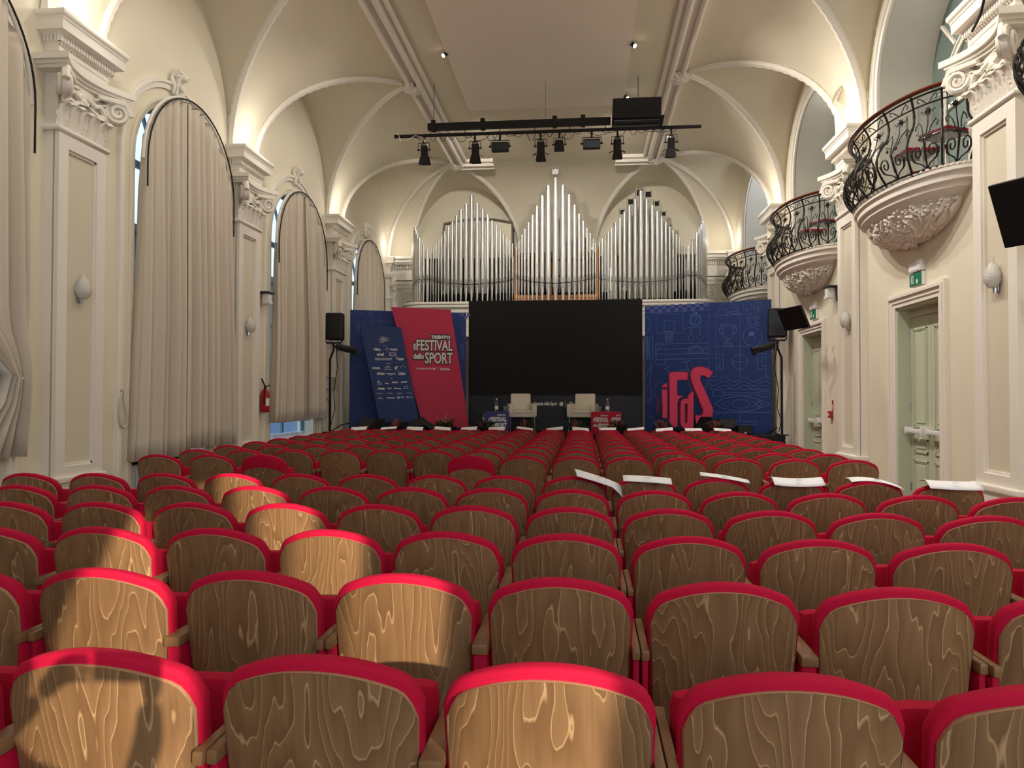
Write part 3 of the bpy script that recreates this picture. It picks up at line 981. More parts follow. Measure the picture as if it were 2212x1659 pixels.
def make_railing(k, c, hw, label):
    R = thing('balcony_railing', label, 'railing', (XR, c, 4.16), pi / 2)
    n = 40
    A, Bx = .62, hw * 1.05
    def P(ph, z):
        d = belly(z)
        return Vector(((Bx + d) * cos(ph), (A + d) * sin(ph) + .02, z))
    hr = MB()
    hr.tube([P(pi * q / n, .945) for q in range(n + 1)], .034, 8, flat=.75)
    hr.build('handrail', RAILW, R, smooth=50)
    for z, r in ((.90, .012), (.80, .01), (.03, .013)):
        MB().tube([P(pi * q / n, z) for q in range(n + 1)], r, 5).build('rail_bar', IRON, R, smooth=50)
    nb = 8
    for q in range(nb + 1):
        ph = pi * (.02 + .96 * q / nb)
        pts = [P(ph, .92 * j / 22) for j in range(23)]
        MB().tube(pts, [.014 * (1.25 if (j % 2 and 6 < j < 18) else .95) for j in range(23)], 6).build('baluster', IRON, R, smooth=50)
    def on(ph0, ph1, poly):
        return [P(ph0 + (ph1 - ph0) * a, z) for a, z in poly]
    def sp(ca, cz, ra, rz, turns, a0, d):
        return [(ca + ra * (1 - u * .85) * cos(a0 + d * u * turns * 2 * pi), cz + rz * (1 - u * .85) * sin(a0 + d * u * turns * 2 * pi)) for u in [i / 18 for i in range(19)]]
    for q in range(nb):
        a0 = pi * (.02 + .96 * q / nb)
        a1 = pi * (.02 + .96 * (q + 1) / nb)
        m = MB()
        for s in (-1, 1):
            f = lambda a: .5 + s * a
            m.tube(on(a0, a1, [(.5, .03), (f(.12), .08), (f(.36), .13), (f(.42), .22)]), .008, 5)
            m.tube(on(a0, a1, [(f(.22) + s * (x - .22), z) for x, z in [(.22 + p, w) for p, w in sp(0, .2, .17, .1, 1.4, -1.2, 1 * s if False else 1)]]), .009, 5)
            m.tube(on(a0, a1, [(.5, .1), (f(.02), .3), (f(.16), .52), (f(.3), .6), (f(.38), .56), (f(.34), .5)]), .008, 5)
            for z0 in (.36, .66):
                m.tube(on(a0, a1, [(f(.03), z0), (f(.1), z0 + .05), (f(.16), z0 + .035), (f(.22), z0 + .075), (f(.27), z0 + .06)]), .005, 4)
            c2 = on(a0, a1, [(f(.14), .36)])[0]
            m.ball(c2, .03, 5, 3, (.9, .5, .8))
            m.tube(on(a0, a1, [(f(.06), .81), (f(.2), .86), (f(.3), .88), (f(.34), .85), (f(.28), .83)]), .006, 4)
        m.tube(on(a0, a1, [(.5, .03), (.5, .3), (.52, .55), (.5, .76)]), [.011, .009, .008, .006], 5)
        top = on(a0, a1, [(.5, .72)])[0]
        m.ball(top, .03, 6, 4)
        for j in range(6):
            an = 2 * pi * j / 6
            m.tube([top, top + Vector((.04 * cos(an), .03 * cos(an), .05 * sin(an)))], [.014, .003], 4)
        m.build('scrollwork', IRON, R, smooth=50, kind='stuff')
    return R

BL = ['white stuccoed balcony above the aisle nearest the camera', 'white stuccoed round balcony above the nearer sage door', 'white stuccoed round balcony above the farther sage door', 'white stuccoed round balcony beside the organ']
RL = ['wrought iron railing of the balcony nearest the camera', 'wrought iron railing on the balcony above the nearer sage door', 'wrought iron railing on the balcony above the farther sage door', 'wrought iron railing on the balcony beside the organ']
for k, (c, hw) in enumerate(LOGS):
    make_balcony(k, c, 1.3, BL[k])
    make_railing(k, c, 1.3, RL[k])

def acrylic_chair(loc, rz, label):
    t = thing('acrylic_chair', label, 'chair', loc, rz, group='clear chairs on the balconies')
    MB().cbox(-.2, .2, -.2, .2, .44, .47, .01).build('seat', GLASSM, t)
    MB().cbox(-.19, .19, -.19, .19, .47, .51, .015).build('seat_pad', REDV, t)
    MB().cbox(-.2, .2, .18, .2, .48, .9, .01).build('backrest', GLASSM, t)
    for x in (-.17, .17):
        for y in (-.17, .17):
            MB().cyl((x, y, 0), (x, y, .44), .016, n=8).build('leg', GLASSM, t, smooth=50)
    return t
acrylic_chair((XR - .12, 9.05, 4.16), 2.0, 'clear chair with red pad at the near end of the nearer door balcony')
acrylic_chair((XR - .15, 9.75, 4.16), 1.6, 'clear chair with red pad in the middle of the nearer door balcony')
acrylic_chair((XR + .35, 10.7, 4.16), 1.2, 'clear chair with red pad at the far end of the nearer door balcony')
acrylic_chair((XR - .1, 13.45, 4.16), 2.0, 'clear chair with red pad at the near end of the farther door balcony')
acrylic_chair((XR - .12, 14.2, 4.16), 1.6, 'clear chair with red pad in the middle of the farther door balcony')

# cable lying along the abacus of the pilaster by the wall monitor
o = MB().tube([(3.83, 7.40, 5.53), (3.83, 7.46, 5.39), (3.85, 7.56, 5.31), (3.88, 7.70, 5.285), (3.92, 7.86, 5.285)], .014, 5).build('cable', BLACK, smooth=60)
tag(o, 'loose black cable lying over the capital beside the wall monitor', 'cable')
# ---------------------------------------------------------------- auditorium chairs
def top_of(u):
    a = abs(u)
    return 1 - .083 * a ** 2.1 - (.05 * ((a - .80) / .20) ** 2.6 if a > .80 else 0)

def chair_meshes():
    """local: x across, y towards the stage, z up; the backrest leans towards the row behind"""
    lean = .16
    def back_y(u, z):
        return -lean * (z - .45) - .055 * (1 - u * u)
    NU, NV = 20, 7
    hw = .238
    us = [sin(pi / 2 * (2 * k / NU - 1)) * .55 + (2 * k / NU - 1) * .45 for k in range(NU + 1)]
    wood = MB()
    def W(u, q, d):
        z = .40 + (.50 * top_of(u) - .0) * q + .0
        z = .40 + (.92 * top_of(u) - .40) * q
        return (hw * u * (.94 + .06 * q), back_y(u, z) + d, z)
    th = .013
    wood.grid([[W(u, q / NV, 0) for u in us] for q in range(NV + 1)])
    wood.grid([[W(u, q / NV, th) for u in us] for q in range(NV + 1)])
    edge = MB()
    ring = [(us[0], q / NV) for q in range(NV + 1)] + [(u, 1.0) for u in us[1:]] + [(us[-1], 1 - q / NV) for q in range(1, NV + 1)]
    edge.grid([[W(u * 1.003, q * 1.002, -.0015) for u, q in ring], [W(u * 1.012, q * 1.004, th * .5) for u, q in ring], [W(u * 1.003, q * 1.002, th + .001) for u, q in ring]])
    wood.grid([[W(u, 0, 0) for u in us], [W(u, 0, th) for u in us]])
    pad = MB()
    hp = .250
    NP = 22
    up = [sin(pi / 2 * (2 * k / NP - 1)) * .6 + (2 * k / NP - 1) * .4 for k in range(NP + 1)]
    def Pd(u, q, d, ins):
        uu = u * (1 - ins / hp)
        zt = .948 * top_of(u) - ins
        z = .43 + (zt - .43) * q
        return (hp * uu * (.94 + .06 * q), back_y(u, z) + th + d, z)
    prof = [(0, .012), (.004, .003), (.014, .0), (.034, .0), (.052, .004), (.066, .014), (.076, .03), (.08, .06)]
    ringp = [(up[0], q / 6) for q in range(7)] + [(u, 1.0) for u in up[1:]] + [(up[-1], 1 - q / 6) for q in range(1, 7)]
    pad.grid([[Pd(u, q, d, ins) for u, q in ringp] for d, ins in prof])
    pad.grid([[Pd(u, q / 6, .08 + .012 * (1 - u * u) * (1 if 0 < q < 6 else 0), .06) for u in up] for q in range(7)])
    pad.grid([[Pd(u, q / 6, .0, .012) for u in up] for q in range(7)])
    seat = MB()
    M = Matrix.Translation((0, .155, .43)) @ Matrix.Rotation(radians(-9), 4, 'X')
    seat.cbox(-.238, .238, -.045, .055, -.03, .36, .04, M)
    pan = MB().cbox(-.225, .225, .055, .07, 0, .33, .006, M)
    arm_full = MB().cbox(.244, .301, -.075, .30, .672, .708, .008)
    arm_l = MB().cbox(-.2713, -.2437, -.075, .30, .672, .708, .008)
    arm_r = MB().cbox(.2435, .2712, -.075, .30, .672, .708, .008)
    side_full = MB().cbox(.2475, .297, -.06, .29, .12, .672, .012)
    side_l = MB().cbox(-.2690, -.2477, -.06, .29, .12, .672, .008)
    side_r = MB().cbox(.2475, .2685, -.06, .29, .12, .672, .008)
    leg = MB().cbox(.25, .295, -.02, .22, 0, .12, .01).cbox(.246, .30, -.07, .27, 0, .018, .006)
    leg_r = MB().cbox(.248, .268, -.02, .22, 0, .12, .006).cbox(.245, .27, -.07, .27, 0, .018, .004)
    leg_l = MB().cbox(-.268, -.248, -.02, .22, 0, .12, .006).cbox(-.27, -.245, -.07, .27, 0, .018, .004)
    beam = MB().box(-.245, .245, .06, .11, .30, .36).box(-.2, -.16, -.03, .11, .34, .43).box(.16, .2, -.03, .11, .34, .43)
    cover = MB()
    cover.grid([[W(u * 1.012, .79 + .215 * q / 6, -.0035 - .003 * sin(pi * q / 6)) for u in us] for q in range(7)])
    cover.grid([[W(u * 1.012, .79, d) for u in us] for d in (-.0035, .004)])
    cover.grid([[W(u * 1.012, 1.005, d) for u in us] for d in (-.0035, .03)])
    return dict(back_shell=(wood, WOODV, 40), shell_edge=(edge, EDGEW, 40), back_cushion=(pad, REDV, 60), seat=(seat, REDV, 40), seat_pan=(pan, ARMW, 40),
                arm_full=(arm_full, ARMW, 40), arm_l=(arm_l, ARMW, 40), arm_r=(arm_r, ARMW, 40), side_full=(side_full, REDV, 40), side_l=(side_l, REDV, 40), side_r=(side_r, REDV, 40),
                leg=(leg, DARKG, 40), leg_r=(leg_r, DARKG, 40), leg_l=(leg_l, DARKG, 40), frame=(beam, DARKG, None), back_cover=(cover, REDV, 50))
CM = chair_meshes()
CMESH = {}
for k, (mb, m, s) in CM.items():
    me = mb.mesh(k, s)
    me.materials.append(m)
    CMESH[k] = me

def chair_proto(parts):
    r = bpy.data.objects.new('theatre_chair', None)
    objs = {}
    for name, key, par in parts:
        o = bpy.data.objects.new(name, CMESH[key])
        o.parent = objs.get(par, r)
        objs[name + key] = o
        if name == 'back_shell':
            objs['shell'] = o
        if name == 'seat':
            objs['seat'] = o
        if name == 'back_cover':
            o['label'] = 'red cloth cover over the top of the wooden back'
    return r
BASEP = [('back_shell', 'back_shell', None), ('edge_strip', 'shell_edge', 'shell'), ('back_cushion', 'back_cushion', None), ('seat', 'seat', None), ('seat_pan', 'seat_pan', 'seat'), ('frame', 'frame', None)]
PA = chair_proto(BASEP + [('armrest', 'arm_l', None), ('armrest', 'arm_full', None), ('side_panel', 'side_l', None), ('side_panel', 'side_full', None), ('leg', 'leg_l', None), ('leg', 'leg', None)])
PB = chair_proto(BASEP + [('armrest', 'arm_r', None), ('side_panel', 'side_r', None), ('leg', 'leg_r', None)])
PAC = chair_proto(BASEP + [('back_cover', 'back_cover', 'shell'), ('armrest', 'arm_r', None), ('side_panel', 'side_r', None), ('leg', 'leg_r', None)])

def put_chair(proto, x, y, rz, label, group):
    r = proto.copy()
    COL.objects.link(r)
    r.location = (x, y, 0)
    r.rotation_euler = (0, 0, rz)
    tag(r, label, 'chair', group)
    for ch in proto.children:
        c = ch.copy()
        COL.objects.link(c)
        c.parent = r
        for g in ch.children:
            d = g.copy()
            COL.objects.link(d)
            d.parent = c
    return r

def row_y(y0, x):
    return y0 - .0135 * (x + .2) ** 2

# rear block: six rows; front block: ten rows; fourteen places in each
REAR = [1.78 + .812 * k for k in range(6)]
FRONT = [7.79 + .798 * k for k in range(10)]
REAR_N = ['nearest row', 'second row from the camera', 'third row from the camera', 'fourth row from the camera', 'fifth row from the camera', 'last row before the aisle']
SIDE = 'from the curtains'
chair_at = {}
for ri, y0 in enumerate(REAR):
    lo, hi = [(-3, 2), (-4, 3), (-5, 4), (-6, 5), (-7, 5), (-8, 5)][ri]
    for k in range(lo, hi + 1):
        x = -.085 + .545 * k
        proto = PA if k % 2 else PB
        lab = 'red velvet walnut-backed chair, %s in view %s, %s' % (ORD[k - lo], SIDE, REAR_N[ri])
        chair_at['r', ri, k] = put_chair(proto, x, row_y(y0, x), .004 * random.uniform(-1, 1), lab, 'rear block of red theatre chairs')
FR_N = ['first row past the aisle', 'second row past the aisle', 'third row past the aisle', 'fourth row past the aisle', 'fifth row past the aisle', 'fifth row from the stage', 'fourth row from the stage', 'third row from the stage', 'second row from the stage', 'row nearest the stage']
for ri, y0 in enumerate(FRONT):
    n = 0
    for k in range(-8, 6):
        if ri == 0 and k in (-5, -4, -3):
            continue
        x = -.092 + (.553 if k < 0 else .548) * k
        cover = ri == 0 and k in (-6, -2)
        proto = PAC if cover else (PA if k % 2 else PB)
        if cover:
            lab = 'red velvet chair with a red cloth covered back, %s side of the empty gap' % ('curtain' if k == -6 else 'balcony')
        else:
            lab = 'red velvet walnut-backed chair, %s %s, %s' % (ORD[n], SIDE, FR_N[ri])
        n += 1
        chair_at['f', ri, k] = put_chair(proto, x, row_y(y0, x), .004 * random.uniform(-1, 1), lab, 'front block of red theatre chairs')

# reserved-seat papers lying over the chair backs
def paper(x, y, z, rz, w, h, droop, label, group, lift=0.0, tilt=0.0, fold=0.0):
    rows = []
    for i in range(9):
        v = i / 8
        row = []
        for j in range(9):
            u = j / 8 - .5
            yy = (v - .45) * h
            zz = -droop * max(0, .45 - v) ** 1.5 * 1.6 - droop * .5 * max(0, v - .5) ** 1.5 + lift * (u ** 2) * 4 + tilt * u
            zz -= fold * max(0, u - .3) * 4 * max(0, .6 - v)
            row.append((u * w, yy * (1 - abs(zz) * .5), zz))
        rows.append(row)
    t = thing('seat_paper', label, 'paper', (x, y, z), rz, group)
    o = MB().grid(rows).build('sheet', PAPER, t, smooth=60)
    s = o.modifiers.new('thickness', 'SOLIDIFY')
    s.thickness = .0012
    MB().box(-.02, .02, -.335 * h, -.28 * h, 0, .0012, Matrix.Translation((0, 0, -droop * .28 ** 1.5 * .35 + .001))).build('printed_logo', CHECK, t)
    return t
P6 = [(0, -.09, .12, 1.025, .2, -.12, -.006, .12), (1, .285, .09, .975, -.02, -.02, -.004, 0), (2, .885, .07, .972, -.12, -.05, -.006, 0), (3, 1.34, .13, .967, .0, .0, .012, 0), (4, 1.96, .11, .972, -.1, -.05, -.03, 0), (5, 2.45, .13, .965, -.03, -.01, .004, 0)]
lab6 = ['white paper tilted steeply at the near end of its row of papers, drooping corner', 'white paper lying straight, second along the row of papers', 'white paper seen nearly edge-on, third along the row of papers', 'white paper with an arched lower edge, fourth along the row of papers', 'white paper hanging off the front of a chair, fifth along the row', 'white paper on the chair beside the sage door']
for i, (k, x, dr, z, rz, tl, lf, fd) in enumerate(P6):
    xs = [.10, .47, 1.06, 1.56, 2.14, 2.62][i]
    yb = row_y(REAR[5], xs)
    paper(xs, yb - .13 + (.1 if i in (2, 4) else 0), .957, rz, .36, .21, dr * .8 * (.35 if i in (2, 4) else 1), lab6[i], 'papers on the row before the cross aisle', lift=lf, tilt=tl, fold=fd)
for i, k in enumerate(range(-8, 6)):
    x = -.092 + (.553 if k < 0 else .548) * k
    paper(x + random.uniform(-.02, .05), row_y(FRONT[9], x) - .13, .965, random.uniform(-.06, .06), .33, .24, random.uniform(.08, .14), 'white seat paper on the %s chair from the curtains, row nearest the stage' % ORD[i], 'papers on the row nearest the stage', tilt=random.uniform(-.04, .04))
# ---------------------------------------------------------------- pipe organ on its loft
ORG = thing('pipe_organ', 'silver pipe organ of three towers above the black screen', 'organ', (-.78, 19.9, 0))
def organ_front(x):
    """depth of the pipe front: a bow at each tower, returning to the wall at both ends"""
    a = abs(x)
    if a > 3.7:
        return min(1.0, ((a - 3.7) / .42) ** 1.6 * .95)
    return -.1 * cos(2 * pi * x / 2.28) + .1
PIPES = []
# (x from the organ axis, top z, diameter) read off the three towers and the returns
CT = [(0, 7.50, .165), (.197, 7.30, .15), (.363, 7.04, .128), (.51, 6.77, .106), (.632, 6.53, .09), (.743, 6.34, .076), (.845, 6.16, .064), (.927, 6.01, .054), (1.009, 5.87, .048), (1.075, 5.76, .042)]
ST = [(0, 7.08, .125), (.152, 6.85, .112), (.30, 6.70, .104), (.433, 6.55, .096), (.55, 6.40, .086), (.665, 6.27, .076), (.77, 6.15, .066), (.86, 6.05, .057), (.947, 5.95, .05), (1.025, 5.87, .045), (1.10, 5.79, .041), (1.17, 5.70, .038), (1.235, 5.61, .036)]
for xc, tab in ((0.0, CT), (-2.29, ST), (2.28, ST)):
    for k, (dx, zt, d) in enumerate(tab):
        zm = 4.60 + .20 * (k / (len(tab) - 1)) ** 1.3
        for s in ((1,) if k == 0 else (-1, 1)):
            if xc and s * xc < 0 and k > 10:
                continue
            PIPES.append((xc + s * dx, zt, d, zm))
for s in (-1, 1):
    for j, (dx, zt) in enumerate(((3.56, 5.66), (3.66, 5.8), (3.74, 5.95), (3.82, 6.1), (3.90, 6.22), (3.96, 6.35), (4.0, 6.28), (4.05, 6.12), (4.09, 5.95), (4.12, 5.8))):
        PIPES.append((s * dx, zt, .085, 4.8 - .02 * j))
for x, zt, d, zm in PIPES:
    y = organ_front(x)
    r = d / 2
    zb = 4.15
    m = MB()
    m.lathe([(r * .28, zb), (r * .30, zb + .03), (r * .96, zm - .03), (r, zm - .01), (r, zm + .02)], 12, (x, y, 0))
    m.lathe([(r, zm + .05), (r, zt), (r * .82, zt), (r * .8, zt - .05), (.001, zt - .12)], 12, (x, y, 0))
    m.lathe([(r * .8, zm + .01), (r * .8, zm + .06)], 12, (x, y, 0))
    p = m.build('pipe', ALU, ORG, smooth=40)
    # upper lip: a flattened pointed shield, and the dark mouth under it
    lip = MB()
    ph = max(.13, r * 2.6)
    pts = [(-.72, .045), (-.72, .30), (-.5, .62), (0, 1.0), (.5, .62), (.72, .30), (.72, .045)]
    lip.prism([(x + a * r, zm + .05 + b * ph) for a, b in pts], y - r * .90 - .006, y - r * .6, lambda a, b, dd: (a, dd, b))
    lip.prism([(x + a * r, zm + b * r) for a, b in ((-.7, .2), (-.62, -.5), (-.3, -1.1), (0, -1.35), (.3, -1.1), (.62, -.5), (.7, .2))], y - r * .95 - .004, y - r * .6, lambda a, b, dd: (a, dd, b))
    lip.build('mouth_lips', ALUD, p)
    MB().box(x - r * .72, x + r * .72, y - r * .78, y - r * .5, zm + .018, zm + .052).build('mouth_opening', BLACK, p)
# inner ranks and case seen between the front pipes
rr = random.Random(4)
inner = MB()
for k in range(70):
    x = -3.6 + 7.2 * k / 69 + rr.uniform(-.03, .03)
    r = rr.uniform(.014, .034)
    env = min(abs(x), abs(abs(x) - 2.3))
    zt = 6.25 - env * .55 + rr.uniform(-.3, .15)
    inner.cyl((x, .62 + rr.uniform(-.1, .2), 4.5), (x, .62 + rr.uniform(-.1, .2), zt), r, n=6)
inner.build('inner_pipes', ALU, ORG, smooth=40, kind='stuff')
MB().box(-3.85, -1.22, .95, 1.0, 4.1, 5.55).box(1.22, 3.85, .95, 1.0, 4.1, 5.55).box(-1.2, 1.2, 1.1, 1.15, 4.1, 5.7).build('case_back', BLACK, ORG)
wd = MB().box(-1.15, 1.15, .3, .9, 4.12, 4.38).box(-1.15, 1.15, .25, .3, 4.3, 4.36)
wd.build('wind_chest', ORWOOD, ORG)
for x, w, z in ((.19, .1, 6.75), (-.42, .1, 6.55), (.62, .09, 6.35), (-.78, .07, 6.0), (.82, .07, 5.98), (-1.12, .1, 5.7), (1.14, .1, 5.72), (.34, .06, 5.5), (-.15, .07, 5.6)):
    MB().cbox(x - w / 2, x + w / 2, .5, .62, 4.3, z, .006).build('wooden_pipe', ORWOOD, ORG)
for z in (4.9, 5.35):
    MB().box(-1.1, 1.1, .42, .46, z, z + .03).build('pipe_rack', BLACK, ORG)
# square wooden pipes rising behind the balcony-side tower
def square_pipe(x, w, zt, y):
    m = MB()
    t = .03
    h = w / 2
    m.box(x - h, x - h + t, y - h, y + h, 4.3, zt).box(x + h - t, x + h, y - h, y + h, 4.3, zt).box(x - h + t, x + h - t, y + h - t, y + h, 4.3, zt).box(x - h + t, x + h - t, y - h, y - h + t, 4.3, zt - w * 1.0)
    p = m.build('square_pipe', ORGREY, ORG)
    MB().box(x - h + t, x + h - t, y + h - t - .012, y + h - t - .002, zt - w * 1.1, zt - .02).box(x - h + t, x + h - t, y - h + t, y + h - t, zt - w * 1.15, zt - w * 1.12).build('pipe_mouth', BLACK, p)
for x, w, zt in ((2.05, .20, 7.10), (2.30, .24, 7.36), (2.53, .22, 7.30), (2.76, .18, 7.02), (2.95, .15, 6.72), (3.12, .13, 6.35), (1.82, .17, 6.8), (1.62, .13, 6.42), (1.45, .1, 6.15)):
    square_pipe(x, w, zt, .72)
# blower cupboard outlined on the wall behind the curtain-side tower
MB().box(-3.36, -1.37, 1.75, 2.06, 4.3, 6.70).build('swell_box', CREAM, ORG)
MB().prism([(-3.40, 6.70), (-3.40, 6.76), (-2.9, 6.86), (-2.36, 6.9), (-1.85, 6.86), (-1.33, 6.76), (-1.33, 6.70), (-1.85, 6.8), (-2.36, 6.84), (-2.9, 6.8)], 1.72, 2.06, lambda a, b, d: (a, d, b)).box(-3.40, -3.36, 1.72, 2.06, 4.3, 6.72).box(-1.37, -1.33, 1.72, 2.06, 4.3, 6.72).build('swell_box_frame', mat('umber_trim', (104, 98, 84), 0.7), ORG)
MB().prism([(-3.36, 6.69), (-2.9, 6.79), (-2.36, 6.83), (-1.85, 6.79), (-1.37, 6.69)], 1.76, 2.06, lambda a, b, d: (a, d, b)).build('swell_box_top', CREAM, ORG)

LOFT = thing('organ_loft', 'cream curved organ loft with moulded front under the pipes', 'loft', (-.78, 19.9, 0), kind='structure')
def loft_path(off):
    pts = [(-4.2, 2.05)]
    for k in range(13):
        a = pi / 2 * k / 12
        pts.append((-4.2 + .6 - .6 * cos(a) + 0 - off * cos(a), .35 - .6 * sin(a) - off * sin(a)))
    pts += [(-x, y) for x, y in reversed(pts)]
    return pts
rows = []
for off, z in ((-.6, 4.14), (.06, 4.14), (.08, 4.12), (.08, 4.08), (.05, 4.06), (.05, 4.0), (.02, 3.98), (-.02, 3.94), (-.02, 3.86), (-.06, 3.84), (-.06, 3.3), (-.02, 3.28), (-.02, 3.2), (-.6, 3.15)):
    rows.append([(x, y, z) for x, y in loft_path(off)])
MB().grid(rows).build('loft_front', WHITE, LOFT, smooth=30)
for s in (-1, 1):
    for k in range(5):
        m = MB().tube(spiral((s * (2.2 + .42 * k), -.22, 3.78), .09, 1.5, (1, 0, 0), (0, 0, 1), 18), .02, 5)
        m.tube([(s * (2.3 + .42 * k), -.22, 3.72), (s * (2.42 + .42 * k), -.23, 3.82)], .016, 5)
        m.build('relief_scroll', STUCCO, LOFT, smooth=50)

# ---------------------------------------------------------------- stage, screen and printed walls
st = thing('stage', 'low black stage platform behind the front row', 'stage', (-.8, 17.6, 0))
MB().box(-4.95, 4.9, -1.95, 1.9, .70, .78).build('deck', BLACK, st)
for k in range(10):
    x = -4.95 + .985 * k
    MB().box(x + .004, x + .981, -1.94, -1.9, 0.0, .70).build('skirt_panel', BLACK, st)
for x in (-4.9, 4.82):
    MB().box(x, x + .03, -1.9, 1.85, 0, .70).build('side_skirt', BLACK, st)

sc = thing('led_screen', 'large black switched-off screen behind the two armchairs', 'screen', (-.715, 17.62, .78))
MB().box(-2.07, 2.07, 0, .1, .02, 3.11).build('cabinet', BLACK, sc)
MB().box(-2.06, 2.06, -.012, 0, .83, 3.10).build('display', SCREENM, sc)
NAVYD = mat('navy_dark_band', (7, 12, 30), 0.5)
bd = MB().box(-2.06, 2.06, -.03, -.012, .02, .83).build('lower_band', NAVYD, sc)
text('La Gazzetta dello Sport', 'lettering', .135, PRINTW, bd, (-.26, -.033, .628), bold=.006, fit=(.64, .115))
MB().prism([(.165 + .05 * cos(2 * pi * k / 20), .628 + .05 * sin(2 * pi * k / 20)) for k in range(20)], -.034, -.03, lambda a, b, d: (a, d, b)).build('round_mark', PRINTW, bd)
MB().box(.263, .269, -.034, -.03, .54, .72).build('divider', PRINTW, bd)
text('TrenTino', 'lettering', .15, PRINTW, bd, (.58, -.033, .63), bold=.006, fit=(.46, .10))

def wing(name, label, pA, pB, z0, z1):
    """flat board standing from plan point pA to pB"""
    A, Bv = Vector(pA), Vector(pB)
    d = Bv - A
    rz = math.atan2(d.y, d.x)
    w = thing(name, label, 'backdrop', (A.x, A.y, z0), rz)
    L = d.length
    n = Vector((sin(rz), -cos(rz), 0))
    return w, L, n, rz

def ribbon(parent, name, polys, wd, m, y=-.004):
    mb = MB()
    for poly in polys:
        for (x0, z0), (x1, z1) in zip(poly, poly[1:]):
            d = Vector((x1 - x0, 0, z1 - z0))
            if d.length < 1e-5:
                continue
            t = d.normalized()
            p = Vector((-t.z, 0, t.x)) * wd / 2
            e = t * wd * .3
            a, b = Vector((x0, y, z0)) - e, Vector((x1, y, z1)) + e
            mb.add([a - p, b - p, b + p, a + p], [(0, 1, 2, 3)])
    return mb.build(name, m, parent)

def circ(cx, cy, rx, ry=None, a0=0, a1=360, n=28):
    ry = rx if ry is None else ry
    return [(cx + rx * cos(radians(a0 + (a1 - a0) * k / n)), cy + ry * sin(radians(a0 + (a1 - a0) * k / n))) for k in range(n + 1)]

def rect(a, b, c, d):
    return [(a, b), (c, b), (c, d), (a, d), (a, b)]

# balcony-side wing with its sport line art; the drawing is laid out in photo units and mapped on the board
ZW0, ZW1 = .79, 3.70
wr, LR, nR, rzR = wing('printed_backdrop', 'blue backdrop printed with sports line art behind the pink letters', (1.41, 17.58, 0), (4.02, 16.45, 0), ZW0, ZW1)
MB().box(0, LR, 0, .05, 0, ZW1 - ZW0).build('board', NAVY, wr)
def mR(p):
    x, y = p
    u = (x - 80) / 1450.0
    yt, yb = 132 - 88 * u, 1568 + 12 * u
    return (u * LR, (yb - y) / (yb - yt) * (ZW1 - ZW0))
def drawR(name, polys, wd=.015):
    return ribbon(wr, name, [[mR(p) for p in q] for q in polys], wd, LINE)
chk = MB()
for i in range(15):
    for j in range(2):
        if (i + j) % 2 == 0:
            x0 = 100 + 49 * i
            y0 = 112 - 2.6 * i + 46 * j + 30
            q = [mR((x0, y0 - 24)), mR((x0 + 49, y0 - 26)), mR((x0 + 49, y0 + 20)), mR((x0, y0 + 22))]
            chk.add([(a, -.004, b) for a, b in q], [(0, 1, 2, 3)])
chk.build('chequer_print', CHECK, wr, kind='stuff')
drawR('frame_lines', [[(845, 90), (838, 930)], [(925, 235), (925, 935)], [(845, 238), (1440, 205)], [(1195, 225), (1195, 935)], [(925, 592), (1475, 576)], [(925, 935), (1475, 935)], [(1475, 576), (1475, 935)], [(545, 375), (840, 360)], [(90, 208), (840, 160)], [(845, 935), (1515, 935)], [(845, 1080), (1515, 1078)]], .009)
drawR('volleyball', [circ(1065, 220, 118, 140, 180, 360), [(947, 230), (1182, 216)], circ(1130, 240, 90, 130, 200, 265), circ(1000, 250, 60, 90, 250, 350), circ(1180, 150, 140, 60, 90, 180), [(1060, 195), (1180, 175)]])
drawR('boxing_gloves', [q for cx, s in ((1275, -1), (1388, 1)) for q in (circ(cx, 122, 46, 50), circ(cx + s * 6, 100, 16, 16), [(cx + s * 6, 116), (cx + s * 6, 160)])])
drawR('dumbbells', [q for y in (258, 325) for q in (rect(1268, y - 18, 1282, y + 18), rect(1288, y - 32, 1308, y + 32), rect(1356, y - 32, 1376, y + 32), rect(1382, y - 18, 1398, y + 18), rect(1308, y - 6, 1356, y + 6))], .008)
drawR('trophy', [rect(985, 333, 1140, 355), [(995, 355), (1003, 430), (1030, 488), (1062, 508), (1096, 488), (1122, 430), (1130, 352)], [(992, 375), (962, 378), (962, 405), (978, 440), (1000, 448)], [(1132, 368), (1160, 370), (1160, 400), (1146, 432), (1122, 445)], [(1045, 505), (1045, 545)], [(1078, 505), (1078, 545)], rect(1015, 548, 1106, 578)])
drawR('football', [circ(1330, 475, 104, 106), [(1290, 430), (1318, 415), (1346, 430), (1338, 462), (1300, 464), (1290, 430)], [(1338, 462), (1370, 500)], [(1300, 464), (1270, 500)], [(1346, 430), (1385, 400)]], .014)
fb = MB().ngon([(a, -.0045, b) for a, b in map(mR, ((1282, 432), (1312, 415), (1346, 428), (1338, 462), (1296, 466)))])
fb.build('football_patch', LINE, wr)
drawR('pitch', [rect(930, 683, 1005, 852), rect(930, 720, 970, 820), circ(1192, 764, 86, 88), [(1192, 592), (1192, 935)], circ(1192, 640, 60, 76, 50, 130), circ(1192, 890, 60, 76, 230, 310), [(1106, 764), (1278, 764)], rect(1388, 668, 1475, 846), rect(1428, 708, 1475, 806), circ(1388, 758, 34, 40, 90, 270)])
drawR('waves', [[(850 + 22 * k, yy + am * sin(k * .62 + ph)) for k in range(31)] for yy, am, ph in ((965, 26, 0), (1010, 30, .2), (1056, 26, .1))])
